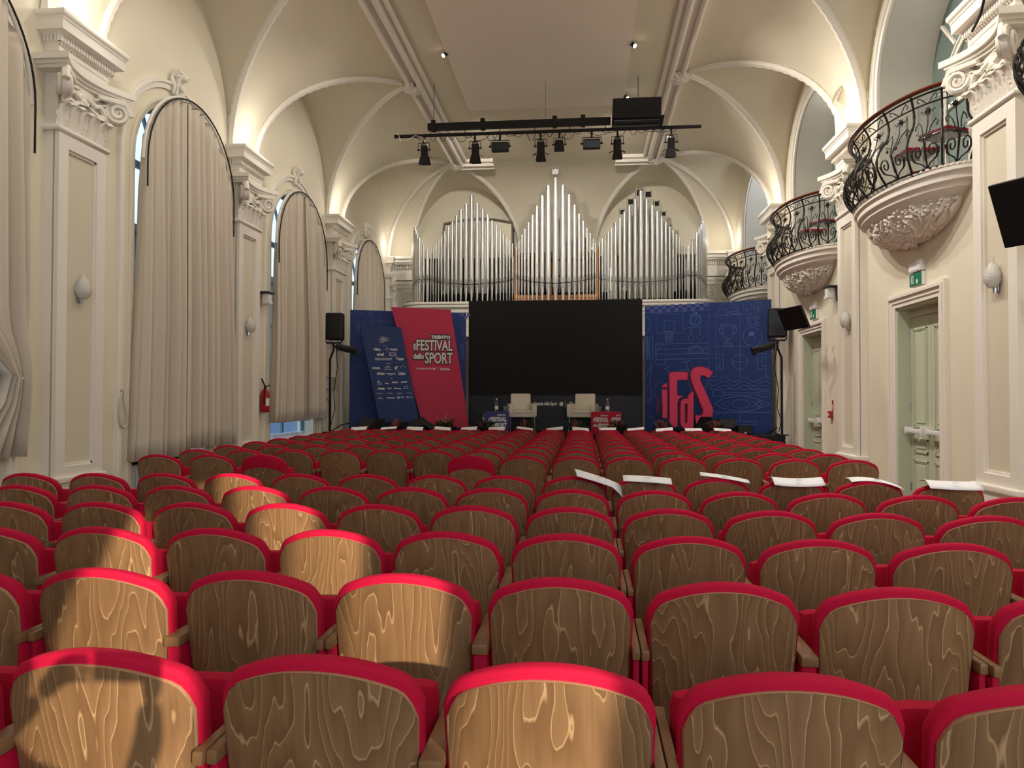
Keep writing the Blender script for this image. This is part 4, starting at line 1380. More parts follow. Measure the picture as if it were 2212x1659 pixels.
drawR('paddle', [rect(1005, 1118, 1390, 1142), [(1005, 1112), (985, 1095), (895, 1092), (885, 1130), (898, 1168), (985, 1160), (1005, 1145)], [(1390, 1112), (1412, 1098), (1505, 1096), (1518, 1130), (1505, 1166), (1412, 1160), (1390, 1145)], [(1415, 1130), (1480, 1130)]])
drawR('kayak', [[(900, 1245), (1000, 1190), (1120, 1165), (1260, 1162), (1390, 1185), (1510, 1245), (1390, 1300), (1260, 1328), (1120, 1326), (1000, 1300), (900, 1245)], circ(1200, 1245, 95, 50), circ(1040, 1245, 28, 30), circ(1390, 1245, 24, 26), [(1310, 1200), (1420, 1290)], [(1420, 1200), (1310, 1290)], [(1360, 1190), (1450, 1245), (1360, 1300)]])
drawR('basketball_hoop', [rect(222, 212, 545, 436), rect(318, 288, 440, 388), rect(305, 388, 452, 408), [(322, 408), (345, 540)], [(438, 408), (415, 540)]] + [[(330 + 18 * k, 410), (348 + 15 * k - 20, 540)] for k in range(6)] + [[(325 + 16 * k, 410), (350 + 14 * k, 540)] for k in range(6)], .009)
drawR('stopwatch', [circ(690, 285, 66, 68), circ(690, 285, 50, 52), [(690, 285), (712, 255)], [(680, 310), (700, 270)], rect(675, 195, 705, 214), [(640, 235), (625, 220)], [(740, 235), (755, 220)]])
drawR('gym_rings', [[(640, 372), (640, 458)], circ(640, 490, 31), [(740, 366), (740, 456)], circ(740, 487, 31)])
drawR('track', [[(215, 565), (838, 545)], [(215, 628), (838, 602)], [(215, 686), (838, 668)], [(215, 745), (838, 728)], [(215, 800), (330, 800)], [(215, 565), (215, 800)], [(330, 800), (330, 720)], circ(345, 720, 125, 155, 180, 270), circ(345, 720, 70, 92, 180, 270), [(640, 668), (640, 650), (655, 640), (672, 650), (672, 668)], [(700, 668), (700, 645), (715, 638), (728, 645), (728, 668)]])
drawR('half_badge', [circ(690, 668, 96, 90, 180, 360), circ(690, 668, 84, 78, 180, 360), circ(690, 668, 72, 66, 180, 360)], .016)
drawR('bicycle', [[(520, 780), (645, 750)], [(570, 770), (625, 900)], circ(620, 790, 32, 40, 270, 400), [(320, 850), (385, 825)], [(345, 840), (372, 900)], circ(275, 1110, 76, 112), circ(720, 1000, 110, 120), [(372, 900), (610, 850)]])
drawR('angled_lines', [[(165, 805), (85, 960)], [(165, 805), (140, 1010), (165, 1160), (100, 1230)], [(140, 1010), (90, 1080)], [(165, 1160), (130, 1260)], [(90, 1380), (180, 1420)]])
drawR('large_letter', [rect(95, 480, 112, 745), rect(140, 470, 178, 748), [(112, 490), (140, 735)], circ(80, 340, 70, 96, -85, 85)])
drawR('court_lines', [circ(980, 1440, 110, 80, 180, 300), [(1190, 1350), (1190, 1440)], rect(1100, 1445, 1365, 1480), [(850, 1345), (1520, 1340)]])

# curtain-side wing, the leaning pink board and the sponsor board in front of it
wl_, LL, nL, rzL = wing('printed_backdrop', 'blue backdrop behind the pink leaning board, faint glove outlines', (-5.44, 16.75, 0), (-2.84, 17.58, 0), ZW0, 3.6)
MB().box(0, LL, 0, .05, 0, 3.6 - ZW0).build('board', NAVY, wl_)
P0L = Vector((-5.44, 16.75, 0))
RL_ = Matrix.Rotation(-rzL, 4, 'Z')
def mL(p, off=0.0):
    """photo crop units -> board coordinates of a plane parallel to the wing, off metres in front of it"""
    q = on_plane(750 + p[0] / 5.7214, 640 + p[1] / 5.7214, P0L + nL * off, nL) - P0L
    q = RL_ @ q
    return (q.x, q.z - ZW0)
ribbon(wl_, 'line_art', [[mL(p) for p in q] for q in ([circ(118, 220, 42, 48), circ(232, 220, 42, 48), [(118, 190), (118, 255)], [(232, 190), (232, 255)], rect(285, 190, 318, 252), [(65, 300), (560, 318)], [(400, 160), (400, 380)], [(310, 310), (310, 375)], rect(130, 320, 150, 440), rect(195, 325, 215, 440), rect(110, 345, 128, 410), circ(140, 560, 64, 95), [(60, 665), (215, 668)], circ(80, 830, 40, 60, -90, 90), circ(1480, 430, 64, 90, 90, 270), circ(1480, 430, 44, 62, 90, 270), rect(1405, 590, 1425, 760), rect(1440, 580, 1470, 770)])], .010, LINE)
ck = MB()
for x, y in ((1400, 225), (1440, 265), (1480, 230)):
    q = [mL(p) for p in ((x, y - 20), (x + 40, y - 20), (x + 40, y + 20), (x, y + 20))]
    ck.add([(a, -.004, b) for a, b in q], [(0, 1, 2, 3)])
ck.build('chequer_print', CHECK, wl_, kind='stuff')

def leaning_board(name, label, corners, off, m, thick=.05):
    o = P0L + nL * off
    b = thing(name, label, 'board', (o.x, o.y, ZW0), rzL)
    pts = [mL(p, off) for p in corners]
    pts = [(a, max(b_, .005)) for a, b_ in pts]
    MB().prism(pts, 0, thick, lambda a, c, d: (a, d, c)).build('board', m, b)
    return b
PO, BO = .28, .5
pk = leaning_board('leaning_board', 'pink slanted board with the festival title in white', [(545, 132), (1280, 165), (1508, 1625), (940, 1625)], PO, PINK)
def put_text(par, off, body, x, y, h, m, sx=1.0, ext=.002, yy=-.002, bold=0.0, fit=None):
    u, z = mL((x, y), off)
    return text(body, 'lettering', h, m, par, (u, yy, z), sx=sx, ext=ext, bold=bold, fit=fit)
U = 17.0 / F_PX / 5.7214
for body, x0, x1, y0, y1 in (('TRENTO', 1034, 1276, 483, 530), ('FESTIVAL', 858, 1302, 537, 676), ('SPORT', 962, 1304, 692, 836), ('il', 818, 846, 580, 668), ('dello', 816, 948, 700, 780)):
    w_, h_ = (x1 - x0) * U * 1.03, (y1 - y0) * U
    xc, yc = (x0 + x1) / 2, (y0 + y1) / 2
    put_text(pk, PO, body, xc, yc, h_ * 1.4, PRINTK, yy=-.004, bold=.03, fit=(w_ + .03, h_ + .045))
    put_text(pk, PO, body, xc, yc, h_ * 1.4, PRINTW, yy=-.009, bold=.010, fit=(w_, h_))
put_text(pk, PO, 'La Gazzetta dello Sport', 958, 895, .05, PRINTW, fit=(212 * U, 30 * U), bold=.001)
MB().prism([(a, b) for a, b in [mL(p, PO) for p in circ(1078, 896, 13, 15, 0, 340, 14)]], -.004, 0, lambda a, b, d: (a, d, b)).build('round_mark', PRINTW, pk)
ribbon(pk, 'divider', [[mL((1118, 872), PO), mL((1118, 918), PO)]], .006, PRINTW)
put_text(pk, PO, 'TrenTino', 1206, 900, .06, PRINTW, fit=(132 * U, 32 * U), bold=.003)

sb_ = leaning_board('sponsor_board', 'dark blue slanted board of small white sponsor names', [(160, 370), (665, 383), (893, 1560), (400, 1560)], BO, NAVY2)
ribbon(sb_, 'ring_logo', [[mL(p, BO) for p in circ(418 + 24 * k, 535, 19, 21)] for k in range(4)], .011, PRINTW)
ribbon(sb_, 'divider', [[mL(p, BO) for p in q] for q in ([(240, 598), (690, 603)], [(285, 820), (745, 824)], [(320, 1004), (770, 1008)], [(360, 1187), (800, 1192)])], .004, LINE)
SPONS = [('Beta', 380, 655, 32, .85), ('brembo', 575, 655, 30, .72), ('enel', 410, 716, 42, .95), ('GRUPPO CASSA CENTRALE', 447, 768, 14, .92), ('Topps', 650, 775, 36, .8),
         ("L'OREAL", 360, 887, 24, .8), ('NETFLIX', 417, 957, 27, .70), ('Unipol', 675, 955, 33, .74), ('Amadori', 588, 1062, 22, .7), ('Dolomiti', 422, 1139, 24, .66), ('G', 632, 1250, 34, 1.0)]
for body, x, y, h, sx in SPONS:
    put_text(sb_, BO, body, x, y, h * U * 1.3, PRINTW, sx, bold=.003 if h > 14 else .001)
ribbon(sb_, 'small_print', [[mL(p, BO) for p in q] for q in ([(423, 495), (463, 496)], [(403, 572), (450, 573)], [(445, 613), (487, 614)], [(480, 831), (536, 832)], [(538, 1016), (556, 1017)], [(455, 904), (548, 906)], [(588, 912), (628, 913)], [(510, 972), (560, 973)], [(635, 970), (715, 971)], [(370, 1085), (432, 1086)], [(370, 1070), (428, 1071)], [(695, 1138), (760, 1139)], [(364, 1201), (440, 1202)], [(500, 1200), (560, 1201)], [(612, 1199), (674, 1200)], [(738, 1194), (788, 1195)], [(372, 1266), (450, 1267)], [(762, 1247), (808, 1248)], [(375, 1150), (468, 1151)], [(530, 717), (596, 718)])], .008, PRINTW)
ribbon(sb_, 'emblem_bar', [[mL(p, BO) for p in q] for q in ([(486, 955), (560, 957)], [(560, 957), (594, 958)], [(500, 1138), (545, 1138)], [(582, 1137), (662, 1142)], [(492, 1255), (584, 1256)], [(665, 1247), (690, 1247)], [(732, 1247), (756, 1247)], [(372, 1053), (400, 1053)], [(470, 1075), (506, 1078)], [(668, 1062), (738, 1058)], [(590, 880), (626, 868)], [(590, 895), (612, 888)])], .022, PRINTW)
ribbon(sb_, 'emblem', [[mL(p, BO) for p in q] for q in (circ(492, 655, 16, 17), circ(500, 885, 30, 26, 180, 360), [(478, 892), (500, 868), (522, 892)], circ(690, 885, 30, 26, 180, 360), circ(410, 1240, 16, 16, 0, 180), [(330, 640), (330, 668), (345, 650)], [(522, 700), (546, 694), (580, 694), (604, 704), (604, 730), (580, 738), (546, 738), (522, 728), (522, 700)], circ(728, 1122, 18, 12, 150, 390), [(343, 784), (550, 786)])], .010, PRINTW)

# pink letters standing on the stage
def crop8(x, y, Y):
    q = on_plane(1380 + x / 5.353, 640 + y / 5.353, (0, Y, 0), Vector((0, -1, 0)))
    return q
LT = thing('letter_sign', 'tall pink free-standing letters iFdS in front of the blue backdrop', 'sign', (2.0, 16.25, .78))
def letter(name, loops, y0, y1, m=LETTER):
    cu = bpy.data.curves.new(name, 'CURVE')
    cu.dimensions = '2D'
    cu.fill_mode = 'BOTH'
    cu.extrude = (y1 - y0) / 2
    for lp in loops:
        s = cu.splines.new('POLY')
        s.points.add(len(lp) - 1)
        for p, (x, y) in zip(s.points, lp):
            q = crop8(x, y, 16.25)
            p.co = (q.x - 2.0, max(q.z - .78, .0), 0, 1)
        s.use_cyclic_u = True
    cu.materials.append(m)
    tmp = bpy.data.objects.new('tmp', cu)
    me = bpy.data.meshes.new_from_object(tmp)
    bpy.data.objects.remove(tmp)
    o = bpy.data.objects.new(name, me)
    COL.objects.link(o)
    o.parent = LT
    o.location = (0, (y0 + y1) / 2, 0)
    o.rotation_euler = (pi / 2, 0, 0)
    return o
LI = [[(268, 1040), (320, 1005), (320, 1055), (268, 1055)], [(268, 1080), (322, 1080), (322, 1405), (268, 1405)]]
LF = [[(350, 1470), (350, 920), (353, 902), (362, 888), (378, 881), (400, 880), (557, 880), (557, 968), (437, 968), (437, 1150), (508, 1150), (478, 1166), (458, 1185), (446, 1208), (440, 1235), (440, 1505), (405, 1512)]]
LD = [[(565, 1150), (612, 1105), (625, 1112), (625, 1525), (530, 1525), (500, 1515), (482, 1490), (475, 1460), (475, 1250), (480, 1220), (495, 1198), (520, 1186), (565, 1184)], [(525, 1252), (532, 1240), (545, 1238), (555, 1248), (555, 1462), (545, 1472), (532, 1470), (525, 1458)]]
LS = [[(612, 1010), (598, 965), (594, 920), (600, 885), (614, 858), (638, 834), (680, 819), (735, 820), (790, 838), (848, 878), (802, 948), (768, 930), (735, 915), (710, 918), (697, 938), (703, 975), (800, 1190), (842, 1285), (850, 1325), (838, 1390), (705, 1390), (656, 1478), (650, 1372), (690, 1386), (722, 1376), (738, 1350), (735, 1312)]]
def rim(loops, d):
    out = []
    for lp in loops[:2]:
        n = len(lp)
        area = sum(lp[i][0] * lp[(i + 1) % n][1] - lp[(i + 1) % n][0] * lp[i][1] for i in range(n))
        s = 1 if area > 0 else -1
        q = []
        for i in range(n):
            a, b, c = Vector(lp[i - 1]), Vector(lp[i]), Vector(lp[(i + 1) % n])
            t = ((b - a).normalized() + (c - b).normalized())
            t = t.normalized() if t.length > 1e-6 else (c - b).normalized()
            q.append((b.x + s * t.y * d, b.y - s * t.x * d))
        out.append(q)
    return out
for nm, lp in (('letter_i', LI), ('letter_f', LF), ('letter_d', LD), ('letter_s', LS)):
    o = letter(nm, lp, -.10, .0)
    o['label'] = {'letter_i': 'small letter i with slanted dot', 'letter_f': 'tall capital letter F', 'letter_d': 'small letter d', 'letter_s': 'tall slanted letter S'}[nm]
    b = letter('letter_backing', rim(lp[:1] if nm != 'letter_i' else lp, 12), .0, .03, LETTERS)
q0 = crop8(225, 1260, 16.3)
text('TRENTO', 'lettering', .10, LETTERS, LT, (q0.x - 2.0, .05, q0.z - .78), rot=(pi / 2, -pi / 2, 0), sx=.9, bold=.003)
pb = MB().box(crop8(345, 1500, 16.2).x - 2, crop8(690, 1500, 16.2).x - 2, .03, .3, 0, .12)
pb.cbox(crop8(660, 1500, 16.2).x - 2, crop8(850, 1500, 16.2).x - 2, .0, .35, 0, .36, .02)
pb.build('base', BLACK, LT)
# ---------------------------------------------------------------- furniture and things on the stage
SZ = .78
def armchair(x, y, rz, label):
    t = thing('armchair', label, 'armchair', (x, y, SZ), rz, 'ivory armchairs on the stage')
    MB().cbox(-.32, .32, -.30, .30, .33, .47, .035).build('seat_base', IVORY, t, smooth=40)
    MB().cbox(-.215, .215, -.32, .24, .42, .49, .03).build('seat_cushion', IVORY, t, smooth=40)
    MB().cbox(-.235, .235, -.06, .06, .40, .88, .03, Matrix.Translation((0, .25, 0)) @ Matrix.Rotation(radians(-8), 4, 'X')).build('backrest', IVORY, t, smooth=40)
    for s in (-1, 1):
        MB().cbox(s * .27 - .055, s * .27 + .055, -.31, .30, .35, .64, .03).build('arm', IVORY, t, smooth=40)
    for sx in (-1, 1):
        for sy in (-1, 1):
            MB().tube([(sx * .27, sy * .24, .35), (sx * .285, sy * .27, 0)], .011, 8).build('leg', STEEL, t, smooth=40)
    return t
armchair(-1.45, 17.05, .16, 'ivory leather armchair beside the blue printed box')
armchair(-.04, 17.08, -.16, 'ivory leather armchair beside the red printed box')

def printed_box(x, y, rz, w, d, h, m, label, face):
    t = thing('printed_box_table', label, 'table', (x, y, SZ), rz, 'printed box tables on the stage')
    MB().cbox(-w / 2, w / 2, -d / 2, d / 2, 0, h, .004).build('box', m, t)
    s = h / .47
    def logo(rot, off):
        def tx(b, u0, u1, z0, z1):
            p = Matrix.Rotation(rot, 4, 'Z') @ Vector(((u0 + u1) / 2, -off - .002, (z0 + z1) / 2))
            text(b, 'lettering', .1, PRINTW, t, p, rot=(pi / 2, 0, rot), ext=.001, bold=.006, fit=(u1 - u0, z1 - z0))
        tx('TRENTO', .0, .20, h * .80, h * .87)
        tx('FESTIVAL', -.15, .22, h * .52, h * .75)
        tx('SPORT', -.06, .22, h * .23, h * .47)
        tx('il', -.19, -.165, h * .54, h * .70)
        tx('dello', -.19, -.075, h * .30, h * .44)
    logo(0, d / 2)
    logo(pi / 2 if face > 0 else -pi / 2, w / 2)
    return t
printed_box(-1.99, 16.48, .25, .55, .45, .47, BLUEB, 'dark blue printed box used as a table on the stage', -1)
printed_box(.47, 16.42, -.62, .5, .45, .47, REDB, 'red printed box used as a table on the stage', 1)

def bottle(x, y, label):
    t = thing('water_bottle', label, 'bottle', (x, y, SZ + .47), 0, 'water bottles on the box tables')
    MB().lathe([(.001, 0), (.04, 0), (.042, .02), (.042, .15), (.034, .19), (.016, .235), (.014, .265), (.001, .265)], 14).build('bottle_body', GLASSM, t, smooth=50)
    MB().lathe([(.001, .262), (.017, .262), (.017, .29), (.001, .29)], 10).build('cap', PWHITE, t, smooth=40)
    MB().lathe([(.0425, .05), (.0425, .12)], 14).build('bottle_label', PAPER, t, smooth=50)
bottle(-1.97, 16.5, 'clear water bottle on the blue box')
bottle(.50, 16.45, 'clear water bottle on the red box')
for x, y, lab in ((-1.78, 16.46, 'drinking glass on the blue box, closer to the bottle'), (-1.72, 16.55, 'drinking glass on the blue box, closer to the armchair'), (.33, 16.42, 'drinking glass on the red box, closer to the bottle'), (.29, 16.5, 'drinking glass on the red box, closer to the armchair')):
    o = MB().lathe([(.001, .004), (.026, .004), (.036, .12), (.034, .12), (.025, .01), (.001, .01)], 14).build('drinking_glass', GLASSM, smooth=50)
    o.location = (x, y, SZ + .47)
    tag(o, lab, 'glass', 'drinking glasses on the box tables')

# planters along the stage edge
def plant(x, y, kind, w, label, seed):
    rnd = random.Random(seed)
    t = thing('potted_plant', label, 'plant', (x, y, SZ), 0, 'potted plants along the stage edge')
    MB().lathe([(.001, 0), (.085, 0), (.105, .12), (.098, .12), (.09, .1), (.001, .1)], 14).build('pot', BLACK, t, smooth=40)
    fo = MB()
    for q in range(70):
        a, e = rnd.uniform(0, 2 * pi), rnd.uniform(.15, 1.2)
        L = rnd.uniform(.12, .3) * w
        d = Vector((cos(a) * cos(e), sin(a) * cos(e) * .7, sin(e)))
        p0 = Vector((cos(a) * .05, sin(a) * .05, .1))
        p1 = p0 + d * L * .6
        p2 = p0 + d * L + Vector((0, 0, -.12 * L))
        s = d.cross(Vector((0, 0, 1))).normalized() * rnd.uniform(.012, .026)
        fo.add([p0, p1 + s, p2, p1 - s], [(0, 1, 2, 3)])
    for q in range(14):
        a = rnd.uniform(0, 2 * pi)
        r = rnd.uniform(.2, .34) * w
        fo.tube([(0, 0, .1), (cos(a) * r * .4, sin(a) * r * .3, .1 + rnd.uniform(.12, .22)), (cos(a) * r, sin(a) * r * .5, rnd.uniform(.1, .26))], [.006, .006, .001], 4)
    fo.build('foliage', LEAFM, t, kind='stuff')
    fl = MB()
    if kind == 'heather':
        for q in range(60):
            a, r = rnd.uniform(0, 2 * pi), rnd.uniform(0, .12)
            h = rnd.uniform(.2, .34) * (1 - r * 1.5)
            b = Vector((cos(a) * r * .6, sin(a) * r * .6, .12))
            e = Vector((cos(a) * r * 1.2, sin(a) * r * 1.2, h))
            fl.tube([b, b.lerp(e, .5), e], [.004, .014, .005], 5)
        fl.build('flower_spikes', HEATH, t, kind='stuff')
    else:
        for q in range(16):
            a, r = rnd.uniform(0, 2 * pi), rnd.uniform(.02, .2)
            h = rnd.uniform(.24, .46)
            e = Vector((cos(a) * r * 1.2, sin(a) * r * .6, h))
            fl.tube([(cos(a) * r * .4, sin(a) * r * .3, .1), e * .7, e], [.003, .004, .008], 4)
        fl.build('grass_plumes', STRAW, t, kind='stuff')
for i, (x, y, k, w, lab) in enumerate(((-4.12, 15.95, 'heather', 1.1, 'pink heather plant in front of the sponsor board'), (-3.0, 15.95, 'grass', 1.15, 'plant with dry grass plumes in front of the pink leaning board'),
                                      (-2.16, 15.9, 'heather', 1.1, 'pink heather plant by the blue box, on the curtain side'), (-1.30, 15.9, 'heather', 1.0, 'pink heather plant in front of the armchair by the blue box'),
                                      (-.2, 15.9, 'heather', 1.1, 'pink heather plant in front of the armchair by the red box'), (.72, 15.9, 'heather', 1.1, 'pink heather plant in front of the red box'),
                                      (1.62, 15.9, 'heather', 1.0, 'pink heather plant at the foot of the letter i'), (2.72, 15.9, 'heather', 1.1, 'pale heather plant between the letter sign and the black stage monitor'))):
    plant(x, y - .02, k, w, lab, 40 + i)

def stage_monitor(x, y, rz, w, label):
    t = thing('stage_monitor', label, 'loudspeaker', (x, y, SZ), rz, 'wedge monitors on the stage')
    pr = [(-.2, 0), (.2, 0), (.2, .14), (.05, .33), (-.2, .3)]
    MB().prism(pr, -w / 2, w / 2, lambda a, b, d: (d, a, b)).build('cabinet', BLACK, t)
    MB().prism([(.206, .15), (.058, .335), (.052, .33), (.2, .145)], -w / 2 + .02, w / 2 - .02, lambda a, b, d: (d, a, b)).build('grille', DARKG, t)
stage_monitor(-4.75, 16.08, 2.6, .5, 'black wedge monitor at the foot of the blue backdrop on the curtain side')
stage_monitor(3.02, 16.35, -2.7, .42, 'black wedge monitor behind the pale heather plant')
bg = thing('equipment_bag', 'low black cloth-covered heap between the sponsor board and the pink board', 'bag', (-3.62, 16.33, SZ + .015))
MB().grid([[(u * .42 * (1 - .25 * v), .22 * (v * 2 - 1), .30 * (1 - abs(u) ** 1.8 * .85) * sin(pi * min(1, v + .15)) * (1.05 - .3 * u) + .02 * sin(9 * u + 4 * v)) for u in [i / 8 - 1 for i in range(17)]] for v in [i / 8 for i in range(9)]]).build('cover', BLACK, bg, smooth=60)
bx = thing('amplifier_box', 'small black equipment case at the balcony end of the stage', 'case', (3.36, 16.1, SZ))
MB().cbox(-.15, .15, -.15, .15, 0, .2, .015).build('case', BLACKG, bx)
MB().cbox(-.02, .02, -.165, -.15, .03, .06, .004).build('label_plate', PWHITE, bx)
MB().cbox(-.08, .08, -.17, -.15, .13, .15, .004).build('handle', DARKG, bx)

# speaker poles either side
def speaker_pole(x, y, s, label, splab, lplab, rzs, full):
    t = thing('speaker_pole', label, 'stand', (x, y, SZ))
    MB().tube([(0, 0, 0.02), (0, 0, 1.62), (-s * .09, -.02, 1.82), (-s * .09, -.02, 1.98)], .024, 8).build('pole', BLACK, t, smooth=40)
    MB().cbox(-.12, .12, -.12, .12, 0, .02, .008).build('base_plate', BLACK, t)
    MB().tube([(-s * .28, -.02, 2.03), (-s * .25, -.02, 1.98), (s * .07, -.02, 1.98), (s * .10, -.02, 2.03)], .018, 6).build('cradle', BLACK, t, smooth=40)
    sp = thing('loudspeaker', splab, 'loudspeaker', (x - s * .09, y - .02, SZ + 2.05), rzs)
    MB().cbox(-.185, .185, -.02, .28, 0, .60, .035).build('cabinet', BLACK, sp, smooth=40)
    MB().cbox(-.172, .172, -.032, -.015, .02, .58, .012).build('grille', BLACKG, sp)
    for q in (-.195, .185):
        MB().cbox(q, q + .012, .05, .09, -.02, .3, .004).build('bracket', BLACK, sp)
    l = thing('stage_spotlight', lplab, 'spotlight', (x - s * .06, y - .04, SZ + 1.92))
    ax = Vector((-s * .94, -.05, -.32)) if full else Vector((-s * .95, -.05, -.24))
    ax.normalize()
    p = Vector((-s * .03, -.05, .0))
    MB().tube([p + ax * .08, p + ax * .18, p + ax * .44], [.05, .068, .07], 12).build('body', BLACK, l, smooth=40)
    MB().tube([p + ax * .43, p + ax * .56], [.078, .092], 12).build('barrel', BLACKG, l, smooth=40)
    MB().tube([(0, 0, .02), p + ax * .1], .014, 6).build('clamp', BLACK, l, smooth=40)
    for j in range(4):
        c = p + ax * (.16 + .06 * j)
        MB().tube([c, c + ax * .02], .076, 10).build('cooling_fin', DARKG, l)
    return t
speaker_pole(-5.60, 15.85, -1, 'black bent pole at the curtain side of the stage', 'black loudspeaker on the pole at the curtain side', 'black spotlight clamped to the pole at the curtain side, aimed at the stage', .12, False)
speaker_pole(4.08, 15.85, 1, 'black bent pole at the balcony side of the stage', 'black loudspeaker on the pole beside the far wall monitor', 'black spotlight clamped to the pole at the balcony side, aimed at the stage', -.2, True)
e = thing('power_box', 'beige power box on a short black post beside the curtain-side pole', 'power box', (-5.68, 16.15, SZ))
MB().cbox(-.12, .12, -.1, .1, .93, 1.24, .01).build('box', BEIGEM, e)
MB().cbox(-.12, .0, -.115, -.098, .98, 1.2, .006).build('lid', PWHITE, e)
MB().cyl((-.02, 0, 0), (-.02, 0, .95), .028, n=8).build('post', BLACK, e, smooth=40)
MB().tube([(-.13, 0, 1.1), (-.24, -.02, 1.06), (-.24, -.02, .98), (-.14, -.02, .8), (-.05, -.03, .7)], .008, 5).build('cable', BLACK, e, smooth=60)
for i, pts, lab in ((0, [(-5.45, 15.83, 2.65), (-5.42, 15.82, 2.2), (-5.5, 15.82, 1.7), (-5.47, 15.82, 1.3), (-5.58, 15.8, .84)], 'thin black cable hanging from the curtain-side spotlight'),
                    (1, [(3.98, 15.82, 2.65), (3.92, 15.81, 2.2), (4.0, 15.8, 1.75), (3.97, 15.8, 1.35), (4.06, 15.8, 1.1), (4.0, 15.8, .85)], 'thin black cable hanging from the balcony-side spotlight'),
                    (2, [(-5.55, 15.75, .80), (-5.3, 15.72, .95), (-5.1, 15.7, 1.0), (-5.05, 15.7, .85), (-5.25, 15.72, .83), (-5.0, 15.72, .81)], 'coil of black cable on the stage by the curtain-side pole'),
                    (3, [(4.0, 15.72, .80), (3.8, 15.7, .9), (3.65, 15.7, .86), (3.8, 15.7, .82), (3.95, 15.7, .95), (3.7, 15.7, .81)], 'coil of black cable on the stage by the balcony-side pole')):
    o = MB().tube(pts, .009 if i < 2 else .013, 5).build('cable', BLACK, smooth=60)
    tag(o, lab, 'cable')

# ---------------------------------------------------------------- lighting rig under the ceiling
RY = 14.6
rig = thing('lighting_bar', 'long black lighting bar hung under the ceiling', 'lighting bar', (-.79, RY, 6.85))
MB().tube([(-3.05, 0, 0), (3.05, 0, 0)], .035, 8).build('pipe', BLACK, rig, smooth=40)
MB().cbox(-2.36, 1.3, -.06, .06, .10, .23, .008).build('beam', BLACK, rig)
for x in (-2.24, -1.24, .2, .76):
    MB().cbox(x - .045, x + .045, -.07, .07, .08, .29, .008).build('clamp', BLACK, rig)
for x in (-2.24, 1.84):
    MB().cyl((x, 0, .25 if x < 0 else .47), (x, 0, 1.05), .011, n=6).build('suspension_rod', STEEL, rig, smooth=40)
MB().cyl((.02, 0, .2), (.02, 0, 1.05), .003, n=5).build('suspension_wire', DARKG, rig)
for x in (-2.3, -1.6, -.9, -.2, .5, 1.2):
    MB().cyl((x, 0, 0), (x, 0, .11), .008, n=5).build('hanger', BLACK, rig)
hs = MB()
rnd = random.Random(9)
for k in range(26):
    x = -2.5 + 5.0 * k / 25 + rnd.uniform(-.06, .06)
    dx = rnd.uniform(.06, .22)
    dz = rnd.uniform(.04, .17)
    hs.tube([(x - dx, .03, -.02), (x - dx * .4, .05, -dz), (x + dx * .4, .04, -dz * .9), (x + dx, .03, -.01)], .006, 4)
hs.build('cable_loops', BLACK, rig, smooth=60, kind='stuff')
pr_ = thing('projector_housing', 'black angular projector housing at the balcony end of the lighting bar', 'projector', (1.0, RY - .1, 7.09))
MB().prism([(-.25, -.15), (.25, -.15), (.28, -.05), (.05, .02), (-.3, .21), (-.31, .205), (-.25, .0)], -.46, .46, lambda a, b, d: (d, a, b)).build('hood', BLACK, pr_)
MB().cbox(-.44, .44, -.2, .2, -.19, -.15, .01).build('tray', BLACKG, pr_)
MB().prism([(-.2, -.1), (.25, -.15), (.2, .05)], .46, .53, lambda a, b, d: (d, a, b)).build('side_flap', BLACK, pr_)

